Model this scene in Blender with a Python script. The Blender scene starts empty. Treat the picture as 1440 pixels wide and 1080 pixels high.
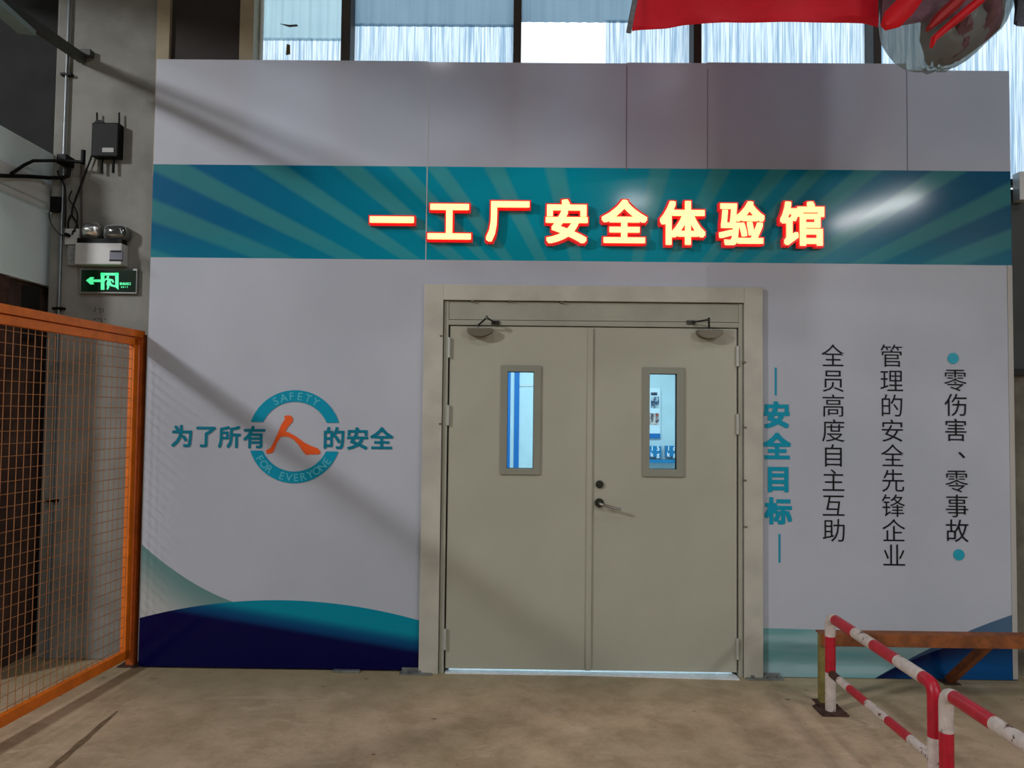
import bpy, bmesh, math, random
from mathutils import Vector, Matrix
random.seed(7)
C = bpy.context.scene.collection
SC = bpy.context.scene
PI = math.pi

# ------------------------------------------------------------------ camera
W0, H0, FPX = 1440., 1080., 1080.
PITCH, ROLL, YAW = .0396, -.0114, .0094
CAM = Vector((0, -4.7, 1.5625))
_Rz = Matrix.Rotation(YAW, 3, 'Z'); _Rx = Matrix.Rotation(PITCH, 3, 'X'); _Ry = Matrix.Rotation(ROLL, 3, 'Y')
CR = _Rz @ _Rx @ _Ry                       # columns: right, forward, up
right, fwd, up = CR.col[0], CR.col[1], CR.col[2]
cd = bpy.data.cameras.new('camera'); cam = bpy.data.objects.new('camera', cd); C.objects.link(cam)
cd.sensor_fit = 'HORIZONTAL'; cd.sensor_width = 36.; cd.lens = FPX / W0 * 36.; cd.clip_start = .05; cd.clip_end = 200
M3 = Matrix((right, up, -fwd)).transposed()
cam.matrix_world = Matrix.Translation(CAM) @ M3.to_4x4()
SC.camera = cam

# ------------------------------------------------------------------ light
SC.view_settings.view_transform = 'Standard'; SC.view_settings.look = 'None'
SC.view_settings.gamma = 1.; SC.view_settings.use_curve_mapping = False
SC.view_settings.exposure = 0.
wd = bpy.data.worlds.new('world'); SC.world = wd; wd.use_nodes = True
bg = wd.node_tree.nodes['Background']; bg.inputs[0].default_value = (.80, .91, 1., 1); bg.inputs[1].default_value = 1.9

def area(name, loc, aim, sx, sy, power, col=(1, .97, .93), shape='RECTANGLE'):
    l = bpy.data.lights.new(name, 'AREA'); l.shape = shape; l.size = sx; l.size_y = sy; l.energy = power; l.color = col
    o = bpy.data.objects.new(name, l); C.objects.link(o); o.location = loc
    d = Vector(aim) - Vector(loc); o.rotation_euler = d.to_track_quat('-Z', 'Y').to_euler(); return o
LAMPS = [  # x, y, power, size
    (4.3, -3.6, 46, .26), (-1.0, -4.2, 36, .26), (2.25, -10.6, 80, .6), (-8.0, -6.5, 700, .9)]
LZ = 5.9
for i, (lx, ly, pw, sz) in enumerate(LAMPS):
    area('bay_light_emitter', (lx, ly, LZ - .03), (lx * (1 if lx > -5 else .5), ly + .8 if lx > -5 else -3, 0), sz, sz, pw, (.97, .975, 1.), 'DISK')
tl = area('tube_light_emitter', (7.35, -11.22, LZ - .03), (7.35, -11.22, 0),   .26, 2.36, 560, (.95, .97, 1.))
tl.rotation_euler = (0, 0, math.atan2(-.7, 2.25))
area('room_light_emitter', (.4, 1.7, 2.72), (.4, 1.7, 0), 2.0, 1.2, 84, (.72, .9, 1.))

# ------------------------------------------------------------------ helpers
def P(u, v, y=0.):
    """world point on the real plane y=const behind picture point (u, v)"""
    d = right * ((u - W0 / 2) / FPX) + up * ((H0 / 2 - v) / FPX) + fwd
    return CAM + d * ((y - CAM.y) / d.y)
def F(u, v, z=0.):
    d = right * ((u - W0 / 2) / FPX) + up * ((H0 / 2 - v) / FPX) + fwd
    return CAM + d * ((z - CAM.z) / d.z)
def L(c):  # sRGB 0-255 -> linear
    return tuple((x / 255 / 12.92 if x / 255 <= .04045 else ((x / 255 + .055) / 1.055) ** 2.4) for x in c)

class N:     # tiny node-expression helper
    def __init__(s, m, sock): s.m = m; s.k = sock
    def _b(s, o, op, r=False):
        n = s.m.node_tree.nodes.new('ShaderNodeMath'); n.operation = op
        a, b = (o, s) if r else (s, o)
        for i, q in enumerate((a, b)):
            if isinstance(q, N): s.m.node_tree.links.new(q.k, n.inputs[i])
            elif q is not None: n.inputs[i].default_value = q
        return N(s.m, n.outputs[0])
    def __add__(s, o): return s._b(o, 'ADD')
    def __radd__(s, o): return s._b(o, 'ADD', True)
    def __sub__(s, o): return s._b(o, 'SUBTRACT')
    def __rsub__(s, o): return s._b(o, 'SUBTRACT', True)
    def __mul__(s, o): return s._b(o, 'MULTIPLY')
    def __rmul__(s, o): return s._b(o, 'MULTIPLY', True)
    def __truediv__(s, o): return s._b(o, 'DIVIDE')
    def gt(s, o): return s._b(o, 'GREATER_THAN')
    def lt(s, o): return s._b(o, 'LESS_THAN')
    def at2(s, o): return s._b(o, 'ARCTAN2')
    def abs(s): return s._b(None, 'ABSOLUTE')
    def step(s, a, b):   # smoothstep a..b -> 0..1
        n = s.m.node_tree.nodes.new('ShaderNodeMapRange'); n.interpolation_type = 'SMOOTHSTEP'
        s.m.node_tree.links.new(s.k, n.inputs[0]); n.inputs[1].default_value = a; n.inputs[2].default_value = b
        return N(s.m, n.outputs[0])
def mixc(m, f, a, b):
    n = m.node_tree.nodes.new('ShaderNodeMix'); n.data_type = 'RGBA'
    l = m.node_tree.links
    if isinstance(f, N): l.new(f.k, n.inputs[0])
    else: n.inputs[0].default_value = f
    for q, i in ((a, 6), (b, 7)):
        if isinstance(q, N): l.new(q.k, n.inputs[i])
        else: n.inputs[i].default_value = (*q, 1)
    return N(m, n.outputs[2])
def coords(m, kind='Object'):
    t = m.node_tree.nodes.new('ShaderNodeTexCoord'); s = m.node_tree.nodes.new('ShaderNodeSeparateXYZ')
    m.node_tree.links.new(t.outputs[kind], s.inputs[0])
    return t.outputs[kind], N(m, s.outputs[0]), N(m, s.outputs[1]), N(m, s.outputs[2])
def noise(m, scale, detail=3, rough=.55, vec=None, stretch=None, dist=0.):
    n = m.node_tree.nodes.new('ShaderNodeTexNoise'); n.inputs['Scale'].default_value = scale
    n.inputs['Detail'].default_value = detail; n.inputs['Roughness'].default_value = rough; n.inputs['Distortion'].default_value = dist
    if vec is None: vec = coords(m)[0]
    if stretch:
        mp = m.node_tree.nodes.new('ShaderNodeMapping'); mp.inputs['Scale'].default_value = stretch
        m.node_tree.links.new(vec, mp.inputs[0]); vec = mp.outputs[0]
    m.node_tree.links.new(vec, n.inputs['Vector']); return N(m, n.outputs[0])
def bump(m, h, strength, dist=.01):
    b = m.node_tree.nodes.new('ShaderNodeBump'); b.inputs['Strength'].default_value = strength; b.inputs['Distance'].default_value = dist
    m.node_tree.links.new(h.k, b.inputs['Height']); m.node_tree.links.new(b.outputs[0], bsdf(m).inputs['Normal'])
def bsdf(m): return m.node_tree.nodes['Principled BSDF']
def mat(name, col, rough=.5, metal=0., spec=.5, emit=None, es=0., var=0., vscale=6., bmp=0., bscale=40., coat=0.):
    m = bpy.data.materials.new(name); m.use_nodes = True; b = bsdf(m)
    b.inputs['Base Color'].default_value = (*col, 1); b.inputs['Roughness'].default_value = rough
    b.inputs['Metallic'].default_value = metal; b.inputs['Specular IOR Level'].default_value = spec
    b.inputs['Coat Weight'].default_value = coat
    if emit: b.inputs['Emission Color'].default_value = (*emit, 1); b.inputs['Emission Strength'].default_value = es
    if var:
        f = noise(m, vscale, 5, .6).step(.3, .7)
        c = mixc(m, f, tuple(x * (1 - var) for x in col), tuple(min(1, x * (1 + var)) for x in col))
        m.node_tree.links.new(c.k, b.inputs['Base Color'])
    if bmp: bump(m, noise(m, bscale, 4), bmp, .004)
    return m

class G:     # geometry collector
    def __init__(s): s.v = []; s.f = []; s.mi = []
    def box(s, a, b, mi=0):
        x0, y0, z0 = a; x1, y1, z1 = b; n = len(s.v)
        s.v += [(x0, y0, z0), (x1, y0, z0), (x1, y1, z0), (x0, y1, z0), (x0, y0, z1), (x1, y0, z1), (x1, y1, z1), (x0, y1, z1)]
        for q in ((0, 3, 2, 1), (4, 5, 6, 7), (0, 1, 5, 4), (1, 2, 6, 5), (2, 3, 7, 6), (3, 0, 4, 7)):
            s.f.append(tuple(n + i for i in q)); s.mi.append(mi)
        return s
    def obox(s, p, q, w, h, mi=0, upv=(0, 0, 1)):   # bar from p to q, width w (sideways), height h (along upv)
        p, q = Vector(p), Vector(q); d = (q - p).normalized(); u = Vector(upv); sd = d.cross(u).normalized(); u = sd.cross(d).normalized()
        n = len(s.v)
        for e in (p, q):
            for a, b in ((-1, -1), (1, -1), (1, 1), (-1, 1)): s.v.append(tuple(e + sd * a * w / 2 + u * b * h / 2))
        for k in ((0, 1, 2, 3), (7, 6, 5, 4), (0, 4, 5, 1), (1, 5, 6, 2), (2, 6, 7, 3), (3, 7, 4, 0)):
            s.f.append(tuple(n + i for i in k)); s.mi.append(mi)
        return s
    def tube(s, pts, r, seg=10, mis=None, cap=True):
        pts = [Vector(p) for p in pts]; n0 = len(s.v); R = r if isinstance(r, (list, tuple)) else [r] * len(pts)
        t0 = (pts[1] - pts[0]).normalized(); a = t0.orthogonal().normalized()
        for i, p in enumerate(pts):
            if i == 0: t = t0
            elif i == len(pts) - 1: t = (pts[i] - pts[i - 1]).normalized()
            else: t = ((pts[i + 1] - p).normalized() + (p - pts[i - 1]).normalized()).normalized()
            a = (a - t * a.dot(t)).normalized(); b = t.cross(a)
            for k in range(seg):
                an = 2 * PI * k / seg; s.v.append(tuple(p + (a * math.cos(an) + b * math.sin(an)) * R[i]))
        for i in range(len(pts) - 1):
            for k in range(seg):
                s.f.append((n0 + i * seg + k, n0 + i * seg + (k + 1) % seg, n0 + (i + 1) * seg + (k + 1) % seg, n0 + (i + 1) * seg + k))
                s.mi.append(mis[i] if mis else 0)
        if cap:
            s.f.append(tuple(n0 + k for k in reversed(range(seg)))); s.mi.append(mis[0] if mis else 0)
            e = n0 + (len(pts) - 1) * seg; s.f.append(tuple(e + k for k in range(seg))); s.mi.append(mis[-1] if mis else 0)
        return s
    def poly(s, pts, y0, y1, mi=0):     # xz outline extruded from y0 (front) to y1
        n = len(s.v); k = len(pts)
        s.v += [(x, y0, z) for x, z in pts] + [(x, y1, z) for x, z in pts]
        s.f.append(tuple(range(n, n + k))); s.mi.append(mi)
        s.f.append(tuple(reversed(range(n + k, n + 2 * k)))); s.mi.append(mi)
        for i in range(k):
            j = (i + 1) % k; s.f.append((n + j, n + i, n + k + i, n + k + j)); s.mi.append(mi)
        return s
    def ring(s, cx, cz, r0, r1, a0, a1, y0, y1, seg=40, mi=0, cut=None):
        n = len(s.v)
        for i in range(seg + 1):
            t = i / seg; ao = a0[0] + (a1[0] - a0[0]) * t; ai = a0[1] + (a1[1] - a0[1]) * t
            for (r, a, y) in ((r1, ao, y0), (r0, ai, y0), (r1, ao, y1), (r0, ai, y1)): s.v.append((cx + r * math.cos(a), y, cz + r * math.sin(a)))
        for i in range(seg):
            a = n + 4 * i; b = a + 4
            for q in ((a, b, b + 1, a + 1), (a + 2, a + 3, b + 3, b + 2), (a, a + 2, b + 2, b), (a + 1, b + 1, b + 3, a + 3)): s.f.append(q); s.mi.append(mi)
        return s
    def mesh(s, name, mats, smooth=False, bevel=0.):
        me = bpy.data.meshes.new(name); me.from_pydata([tuple(v) for v in s.v], [], s.f)
        for m in (mats if isinstance(mats, (list, tuple)) else [mats]): me.materials.append(m)
        for p, i in zip(me.polygons, s.mi): p.material_index = i
        bm = bmesh.new(); bm.from_mesh(me); bmesh.ops.recalc_face_normals(bm, faces=bm.faces)
        if bevel: bmesh.ops.bevel(bm, geom=[e for e in bm.edges if e.calc_face_angle(0) > .5], offset=bevel, segments=2, affect='EDGES', profile=.6, clamp_overlap=True)
        bm.to_mesh(me); bm.free()
        if smooth:
            for p in me.polygons: p.use_smooth = True
            if hasattr(me, 'set_sharp_from_angle'): me.set_sharp_from_angle(angle=.7)
        return me

def link(name, me, parent=None, origin=(0, 0, 0)):
    o = bpy.data.objects.new(name, me); C.objects.link(o)
    if parent: o.parent = parent
    o.location = origin; return o
def build(g, name, mats, parent=None, smooth=False, bevel=0., base=None, label=None):
    """g is in world space; parent (if any) is an unrotated chain whose summed location is taken off"""
    off = Vector((0, 0, 0)); p = parent
    while p: off += p.location; p = p.parent
    if base is None and parent is None: base = None
    b = Vector(base) if base is not None else Vector((0, 0, 0))
    if parent is not None: b = Vector((0, 0, 0)); tot = off
    else: tot = b
    g.v = [tuple(Vector(v) - tot) for v in g.v]
    o = link(name, g.mesh(name, mats, smooth, bevel), parent, b)
    if label: o['label'] = label
    return o
def thing(name, loc, label, cat, group=None):
    o = bpy.data.objects.new(name, None); C.objects.link(o); o.location = loc; o.empty_display_size = .1
    o['label'] = label; o['category'] = cat
    if group: o['group'] = group
    return o
def tag(o, label, cat, group=None):
    o['label'] = label; o['category'] = cat
    if group: o['group'] = group
    return o
def struct(o): o['kind'] = 'structure'; return o

_tc = {}
def glyph(ch, size, bold=0., extr=0.):
    """mesh data of one character, centred on its em cell, in the xz plane facing -y"""
    key = (ch, size, bold, extr)
    if key in _tc: return _tc[key]
    c = bpy.data.curves.new('glyph', 'FONT'); c.body = ch; c.size = size; c.offset = bold; c.extrude = extr; c.resolution_u = 3
    o = bpy.data.objects.new('glyph', c); C.objects.link(o); bpy.context.view_layer.update()
    me = bpy.data.meshes.new_from_object(o.evaluated_get(bpy.context.evaluated_depsgraph_get()))
    vs = [v.co.copy() for v in me.vertices]; fs = [tuple(p.vertices) for p in me.polygons]
    bpy.data.objects.remove(o); bpy.data.curves.remove(c)
    xs = [v.x for v in vs]; cx = (min(xs) + max(xs)) / 2
    cz = .387 * size if ord(ch[0]) > 255 else .36 * size
    if ch == '、': zs = [v.y for v in vs]; cz = (min(zs) + max(zs)) / 2
    _tc[key] = ([(v.x - cx, -v.z, v.y - cz) for v in vs], fs); return _tc[key]
def put(g, ch, size, x, y, z, bold=0., extr=0., rot=0., sx=1., mi=0):
    vs, fs = glyph(ch, size, min(bold, 0.), extr); c, s = math.cos(rot), math.sin(rot)
    k = max(bold, 0.); steps = [(0, 0)] if k == 0 else [(a * k, b * k) for a in (-1, 0, 1) for b in (-1, 0, 1)]
    if k > .008: steps += [(a * k * .5, b * k * .5) for a in (-1, 0, 1) for b in (-1, 0, 1)]
    for si, (ox, oz_) in enumerate(steps):        # heavier weight: the outline swept by a small square
        n = len(g.v)
        g.v += [(x + ((a + ox) * sx) * c - (d + oz_) * s, y + b - si * 4e-5, z + ((a + ox) * sx) * s + (d + oz_) * c) for a, b, d in vs]
        g.f += [tuple(n + i for i in f) for f in fs]; g.mi += [mi] * len(fs)

# ------------------------------------------------------------------ key measures
XL, XR = -2.2907, 3.0096
Z1, Z2, Z3 = 2.5097, 3.0926, 3.7575
CL, CRt, CT = -.5863, 1.4794, 2.354     # door casing
LL, LR, LT = -.4282, 1.3285, 2.1016     # leaves

# ------------------------------------------------------------------ materials
white_metal = mat('white_painted_metal', L((205, 208, 205)), .4, var=.05)
door_grey = mat('grey_green_door_paint', L((172, 171, 154)), .42, var=.05, vscale=1.4)
casing_grey = mat('grey_casing_paint', L((184, 181, 168)), .5, var=.10, vscale=4.5)
transom_grey = mat('dull_transom_paint', L((160, 160, 144)), .5, var=.08, vscale=4.)
steel = mat('brushed_steel', L((170, 170, 165)), .3, 1.)
dark_steel = mat('dark_steel', L((70, 72, 66)), .38, .9)
closer_metal = mat('bronze_grey_closer', L((120, 114, 98)), .45, .6)
black_rubber = mat('black_rubber', L((14, 14, 14)), .8)
black_plastic = mat('black_plastic', L((5, 6, 6)), .55, spec=.2)
concrete_col = mat('column_concrete', L((128, 128, 122)), .85, var=.22, vscale=2.2, bmp=.3, bscale=30)
dark_conc = mat('dark_concrete', L((70, 68, 64)), .9, var=.2, vscale=2.)
dark_metal = mat('dark_grey_cladding', L((58, 62, 60)), .6, var=.2, vscale=2.)
mullion_m = mat('brown_black_mullion', L((52, 46, 36)), .6, var=.2)
tan_m = mat('tan_mullion', L((150, 138, 112)), .6, var=.1)
brown_panel = mat('rusty_brown_panel', L((72, 54, 46)), .8, var=.4, vscale=5.)
orange = mat('orange_fence_paint', L((224, 112, 18)), .45, var=.14, vscale=9.)
orange_wire = mat('faded_orange_wire', L((168, 112, 66)), .5)
rust_orange = mat('rusty_orange_rail', L((132, 72, 28)), .6, var=.35, vscale=14.)
red_p = mat('red_rail_paint', L((184, 20, 44)), .4, var=.15, vscale=16.)
white_p = mat('chipped_white_rail_paint', L((208, 194, 186)), .5, var=.15, vscale=20.)
rust_p = mat('rusty_brown_steel', L((70, 44, 34)), .85, var=.4, vscale=18.)

def chips(m, col, lo=.62, hi=.66, sc=22):
    f = noise(m, sc, 6, .7).step(lo, hi); b = bsdf(m); src = b.inputs['Base Color'].links[0].from_socket
    c = mixc(m, f, N(m, src), col); m.node_tree.links.new(c.k, b.inputs['Base Color'])
chips(white_p, L((92, 62, 48)), .585, .62); chips(red_p, L((70, 30, 26)), .66, .7); chips(rust_orange, L((70, 44, 24)), .6, .7, 45)

# floor ---------------------------------------------------------------
floor_m = mat('worn_concrete_floor', (.3, .25, .2), .55)
v, fx, fy, fz = coords(floor_m)
n1 = noise(floor_m, .9, 6, .6, v).step(.32, .68); n2 = noise(floor_m, 4.5, 8, .65, v).step(.35, .7); n3 = noise(floor_m, 38, 4, .7, v).step(.35, .75)
n4 = noise(floor_m, 2.4, 6, .7, v, (1, 2.2, 1), 1.2).step(.56, .72)
c = mixc(floor_m, n1, L((178, 156, 124)), L((216, 188, 156)))
c = mixc(floor_m, n2 * .55, c, L((140, 116, 84)))
c = mixc(floor_m, n4 * .38, c, L((236, 212, 188)))
c = mixc(floor_m, n3 * .18, c, L((120, 102, 80)))
c = mixc(floor_m, fy.step(-.75, -.05) * .55, c, L((146, 138, 106)))       # greenish dust along the wall
red = noise(floor_m, 3.1, 5, .6, v, (1, 1, 1), 2.).step(.6, .75)
c = mixc(floor_m, red * fy.step(-.9, -1.6) * .4, c, L((196, 124, 100)))
sp = noise(floor_m, 13, 2, .4, v, (1, 1.6, 1)).step(.735, .76)
c = mixc(floor_m, sp * .75, c, L((52, 42, 34)))
floor_m.node_tree.links.new(c.k, bsdf(floor_m).inputs['Base Color'])
floor_m.node_tree.links.new((.5 + n2 * .2).k, bsdf(floor_m).inputs['Roughness'])
bump(floor_m, n2 * .6 + n3 * .4, .25, .004)

# banner vinyl --------------------------------------------------------
def banner_mat(name, translucent):
    m = bpy.data.materials.new(name); m.use_nodes = True; b = bsdf(m); lk = m.node_tree.links
    v, x, y, z = coords(m)
    white = mixc(m, noise(m, 1.1, 3, .5, v).step(.3, .7), L((203, 208, 218)), L((214, 218, 228)))
    # ray band
    pc = P(852, 545); ang = (z - pc.z).at2((x - pc.x).abs()) * (180 / PI)
    rays = [(15.2, 1.3), (20.8, 1.4), (26.3, 1.4), (32.9, 1.5), (40.2, 1.7), (46.3, 1.5), (52.0, 1.8), (62.7, 2.3), (76.5, 2.8)]
    mask = None
    for a, h in rays:
        t = 1. - (ang - a).abs().step(h * .62, h * 1.15)
        mask = t if mask is None else mask + t
    cen = 1. - (x - P(830, 300).x).abs().step(.05, 2.6)
    base = mixc(m, cen, L((0, 106, 150)), L((0, 190, 214)))
    rayc = mixc(m, cen, L((66, 148, 150)), L((84, 198, 204)))
    edge = mixc(m, (x.step(1.6, 3.1)) * .6, base, L((0, 92, 126)))
    band = mixc(m, mask * .8, edge, rayc)
    band = mixc(m, z.step(Z1 + .22, Z1) * .35, band, L((0, 158, 180)))
    inb = z.gt(Z1) * z.lt(Z2)
    col = mixc(m, inb, white, band)
    # left waves: x in metres
    def q(u, w): return P(u, w)
    pk = q(397, 844)
    xl = x - pk.x
    top = pk.z - xl * xl * .158
    teal = (x - pk.x) * .55 + (z - q(397, 868).z) * 3.6
    w1 = mixc(m, teal.step(-.30, .16), L((2, 4, 72)), L((0, 158, 184)))
    w1 = mixc(m, teal.step(-.34, -.12) * (1. - teal.step(-.1, .14)) * .6, w1, L((4, 70, 138)))
    dl = x - q(204.6, 770).x
    pale_top = q(204.6, 770).z - dl * .841 + dl * dl * .464 - x.gt(q(345, 844).x) * 1.
    pale = mixc(m, (pale_top - z).step(.0, .34), L((120, 162, 160)), L((206, 208, 206)))
    leftside = x.lt(.3)
    col = mixc(m, leftside * z.lt(pale_top), col, pale)
    col = mixc(m, leftside * z.lt(top), col, w1)
    # right waves
    rs = x.gt(1.2)
    ptop = q(1100, 886).z - (x - q(1075, 886).x) * (x - q(1075, 886).x) * .05 + .01
    stp = (noise(m, 2.2, 3, .5, v, (.5, 1, 5.)).step(.35, .65))
    palec = mixc(m, stp, L((128, 188, 190)), L((172, 208, 212)))
    palec = mixc(m, x.step(1.9, 2.9) * .6, palec, L((205, 210, 212)))
    col = mixc(m, rs * z.lt(ptop), col, palec)
    a0 = q(1228, 955); a1 = q(1297, 916); a2 = q(1366, 889); a3 = q(1430, 874)
    dx = x - a0.x
    t1 = a0.z + dx * .60 - dx * dx * .155
    t2 = a0.z + dx * .60 - dx * dx * .33 - .005
    wedge = mixc(m, x.step(a0.x, a3.x), L((40, 70, 110)), L((92, 124, 156)))
    deep = mixc(m, (t2 - z).step(.0, .16), L((2, 18, 72)), L((8, 92, 160)))
    pos = dx.gt(0.)
    col = mixc(m, pos * z.lt(t1), col, wedge)
    col = mixc(m, pos * z.lt(t2), col, deep)
    lk.new(col.k, b.inputs['Base Color'])
    b.inputs['Roughness'].default_value = .4; b.inputs['Specular IOR Level'].default_value = .1; b.inputs['Coat Weight'].default_value = .33; b.inputs['Coat Roughness'].default_value = .1
    # wavy vinyl
    w = noise(m, 1.4, 4, .55, v, (1., 1., .6)); w2 = noise(m, 9., 3, .5, v, (1, 1, .35), .6)
    bump(m, w * 1. + w2 * .16, .16, .05)
    if translucent:
        tr = m.node_tree.nodes.new('ShaderNodeBsdfTranslucent'); mx = m.node_tree.nodes.new('ShaderNodeMixShader')
        lk.new(col.k, tr.inputs[0]); mx.inputs[0].default_value = translucent
        out = m.node_tree.nodes['Material Output']
        lk.new(b.outputs[0], mx.inputs[1]); lk.new(tr.outputs[0], mx.inputs[2]); lk.new(mx.outputs[0], out.inputs[0])
    return m
vinyl = banner_mat('glossy_printed_vinyl', .30)

# window sheets -------------------------------------------------------
def sheet_mat(name, c0, c1, trans, ribs, scale=60.):
    m = bpy.data.materials.new(name); m.use_nodes = True; b = bsdf(m); lk = m.node_tree.links
    v, x, y, z = coords(m)
    st = noise(m, scale, 3, .75, v, (1, 1, .018)); big = noise(m, 1.3, 3, .5, v, (1, 1, .6)).step(.3, .7)
    f = st.step(.36, .64) * ribs + big * (1 - ribs)
    col = mixc(m, f, c0, c1); lk.new(col.k, b.inputs['Base Color']); b.inputs['Roughness'].default_value = .4
    bump(m, st, .5, .01)
    tr = m.node_tree.nodes.new('ShaderNodeBsdfTranslucent'); lk.new(col.k, tr.inputs[0])
    mx = m.node_tree.nodes.new('ShaderNodeMixShader'); mx.inputs[0].default_value = trans
    lk.new(b.outputs[0], mx.inputs[1]); lk.new(tr.outputs[0], mx.inputs[2]); lk.new(mx.outputs[0], m.node_tree.nodes['Material Output'].inputs[0])
    return m
ribbed = sheet_mat('ribbed_translucent_sheet', L((138, 166, 188)), L((240, 246, 250)), .85, .9, 95)
smooth_sheet = sheet_mat('smooth_blue_grey_sheet', L((104, 126, 140)), L((136, 156, 168)), .85, .25, 20)
pale_sheet = sheet_mat('pale_plain_sheet', L((150, 176, 184)), L((182, 204, 208)), .85, .15, 20)
green_sheet = sheet_mat('pale_green_ribbed_sheet', L((176, 198, 196)), L((226, 238, 236)), .85, .7, 22)

# ------------------------------------------------------------------ hall shell
HX0, HX1, HY0, HZ = -3.06, 9., -13., 7.
HXL = -11.
YB = .03                                   # face of the wall that carries the banner
g = G().box((HXL, HY0, -.12), (HX1, 3.4, 0)); struct(build(g, 'floor', floor_m))
ceil_m = mat('dark_hall_ceiling', L((84, 88, 90)), .8, var=.15, vscale=.8)
g = G().box((HXL, HY0, HZ), (HX1, .3, HZ + .1)); struct(build(g, 'ceiling', ceil_m))
hallw = mat('dull_hall_wall', L((130, 132, 130)), .8, var=.15, vscale=.8)
g = G().box((HXL, HY0 - .1, 0), (HX1, HY0, HZ)); struct(build(g, 'wall_front', hallw))
g = G().box((HX1, HY0, 0), (HX1 + .1, .3, HZ)); struct(build(g, 'wall_right', hallw))
# wall behind the banner, with the door opening
g = G()
wy0, wy1 = YB, .25; oz = CT + .02; ox0, ox1 = CL + .03, CRt - .03
g.box((-2.28, wy0, 0), (ox0, wy1, 3.05)); g.box((ox1, wy0, 0), (2.99, wy1, 3.05)); g.box((ox0, wy0, oz), (ox1, wy1, 3.05))
struct(build(g, 'wall_back', dark_conc))
# wall to the right of the banner: rough lower part, dark cladding above
rw = mat('grey_brown_rough_wall', L((116, 112, 98)), .85, var=.25, vscale=6., bmp=.3)
g = G().box((2.99, .10, 0), (HX1, .30, 1.87)); wr = struct(build(g, 'wall_back_right', rw))
g = G().box((2.99, .13, 1.87), (HX1, .30, 3.02)); build(g, 'upper_cladding', dark_metal, wr)
g = G().box((2.99, .06, 1.84), (HX1, .12, 1.88)); build(g, 'ledge', mat('ledge_dark', L((24, 24, 24)), .7), wr)

# ---- column on the left
YC = .14
def px(u, v, y=YC): return P(u, v, y)
cx0 = P(64, 500, YC).x; cx1 = -2.285
g = G().box((cx0, YC, 0), (cx1, YC + .45, HZ), 0)
struct(build(g, 'column', concrete_col, bevel=.012))
# left side wall: dark lower bay, white clad band, grey beam, dark upper part
SX = HX0
darkrec = mat('dark_recess', L((34, 37, 36)), .9, var=.2)
SY0 = -.4
wl = struct(build(G().box((SX - .14, SY0, 0), (SX - .04, .6, 2.36)), 'wall_left', brown_panel))
clad = mat('pale_blue_grey_cladding', L((220, 236, 238)), .5, var=.06, vscale=1.6)
g = G()
g.box((SX - .04, SY0, 2.36), (SX, .6, 2.83)); build(g, 'cladding_panel', clad, wl)
build(G().box((SX - .04, SY0, 2.845), (SX + .015, .6, 2.875)), 'cladding_trim', white_metal, wl)
build(G().box((SX - .04, SY0, 2.89), (SX + .005, .6, 3.02)), 'cladding_panel', white_metal, wl)
struct(build(G().box((HXL - .1, HY0, 0), (HXL, .7, HZ)), 'wall_far_left', hallw))
build(G().box((SX - .22, SY0, 3.02), (SX - .03, .6, 3.24)), 'beam', clad, wl)
for yy in (-.2,):
    build(G().box((SX - .04, yy - .05, 0), (SX - .005, yy + .05, 2.35)), 'wall_post', rust_p, wl)
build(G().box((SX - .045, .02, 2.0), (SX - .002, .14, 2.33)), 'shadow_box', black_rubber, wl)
struct(build(G().box((HXL, .6, 0), (-2.9, .7, HZ)), 'wall_back_left', darkrec))

# ---- clerestory windows above and behind the banner
YW = .14
WZ0, WZ1 = 3.05, 5.2
def wx(u): return P(u, 60, YW).x
mul = [(223, 241, 'tan'), (344, 363, 'tan'), (484, 497, 'brown'), (722, 733, 'brown'), (971, 982, 'brown'), (1219, 1230, 'brown')]
last = wx(1219) + (wx(1219) - wx(971)); mx_end = 4.6
edges = [(wx(a), wx(b), k) for a, b, k in mul] + [(last, last + .05, 'brown'), (last + 1.14, last + 1.19, 'brown')]
panes = [None, None, pale_sheet, 'split', 'split2', ribbed, ribbed, green_sheet]
def sheet(name, x0, x1, z0, z1, m, parent, seg=40, amp=.004, yo=0.):
    g2 = G(); n = seg
    for i in range(n + 1):
        xx = x0 + (x1 - x0) * i / n; yy = YW + .03 + yo + amp * math.sin(i * 2.4)
        g2.v += [(xx, yy, z0), (xx, yy, z1)]
    for i in range(n): a = 2 * i; g2.f.append((a, a + 2, a + 3, a + 1)); g2.mi.append(0)
    return build(g2, name, m, parent, smooth=True)
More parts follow.
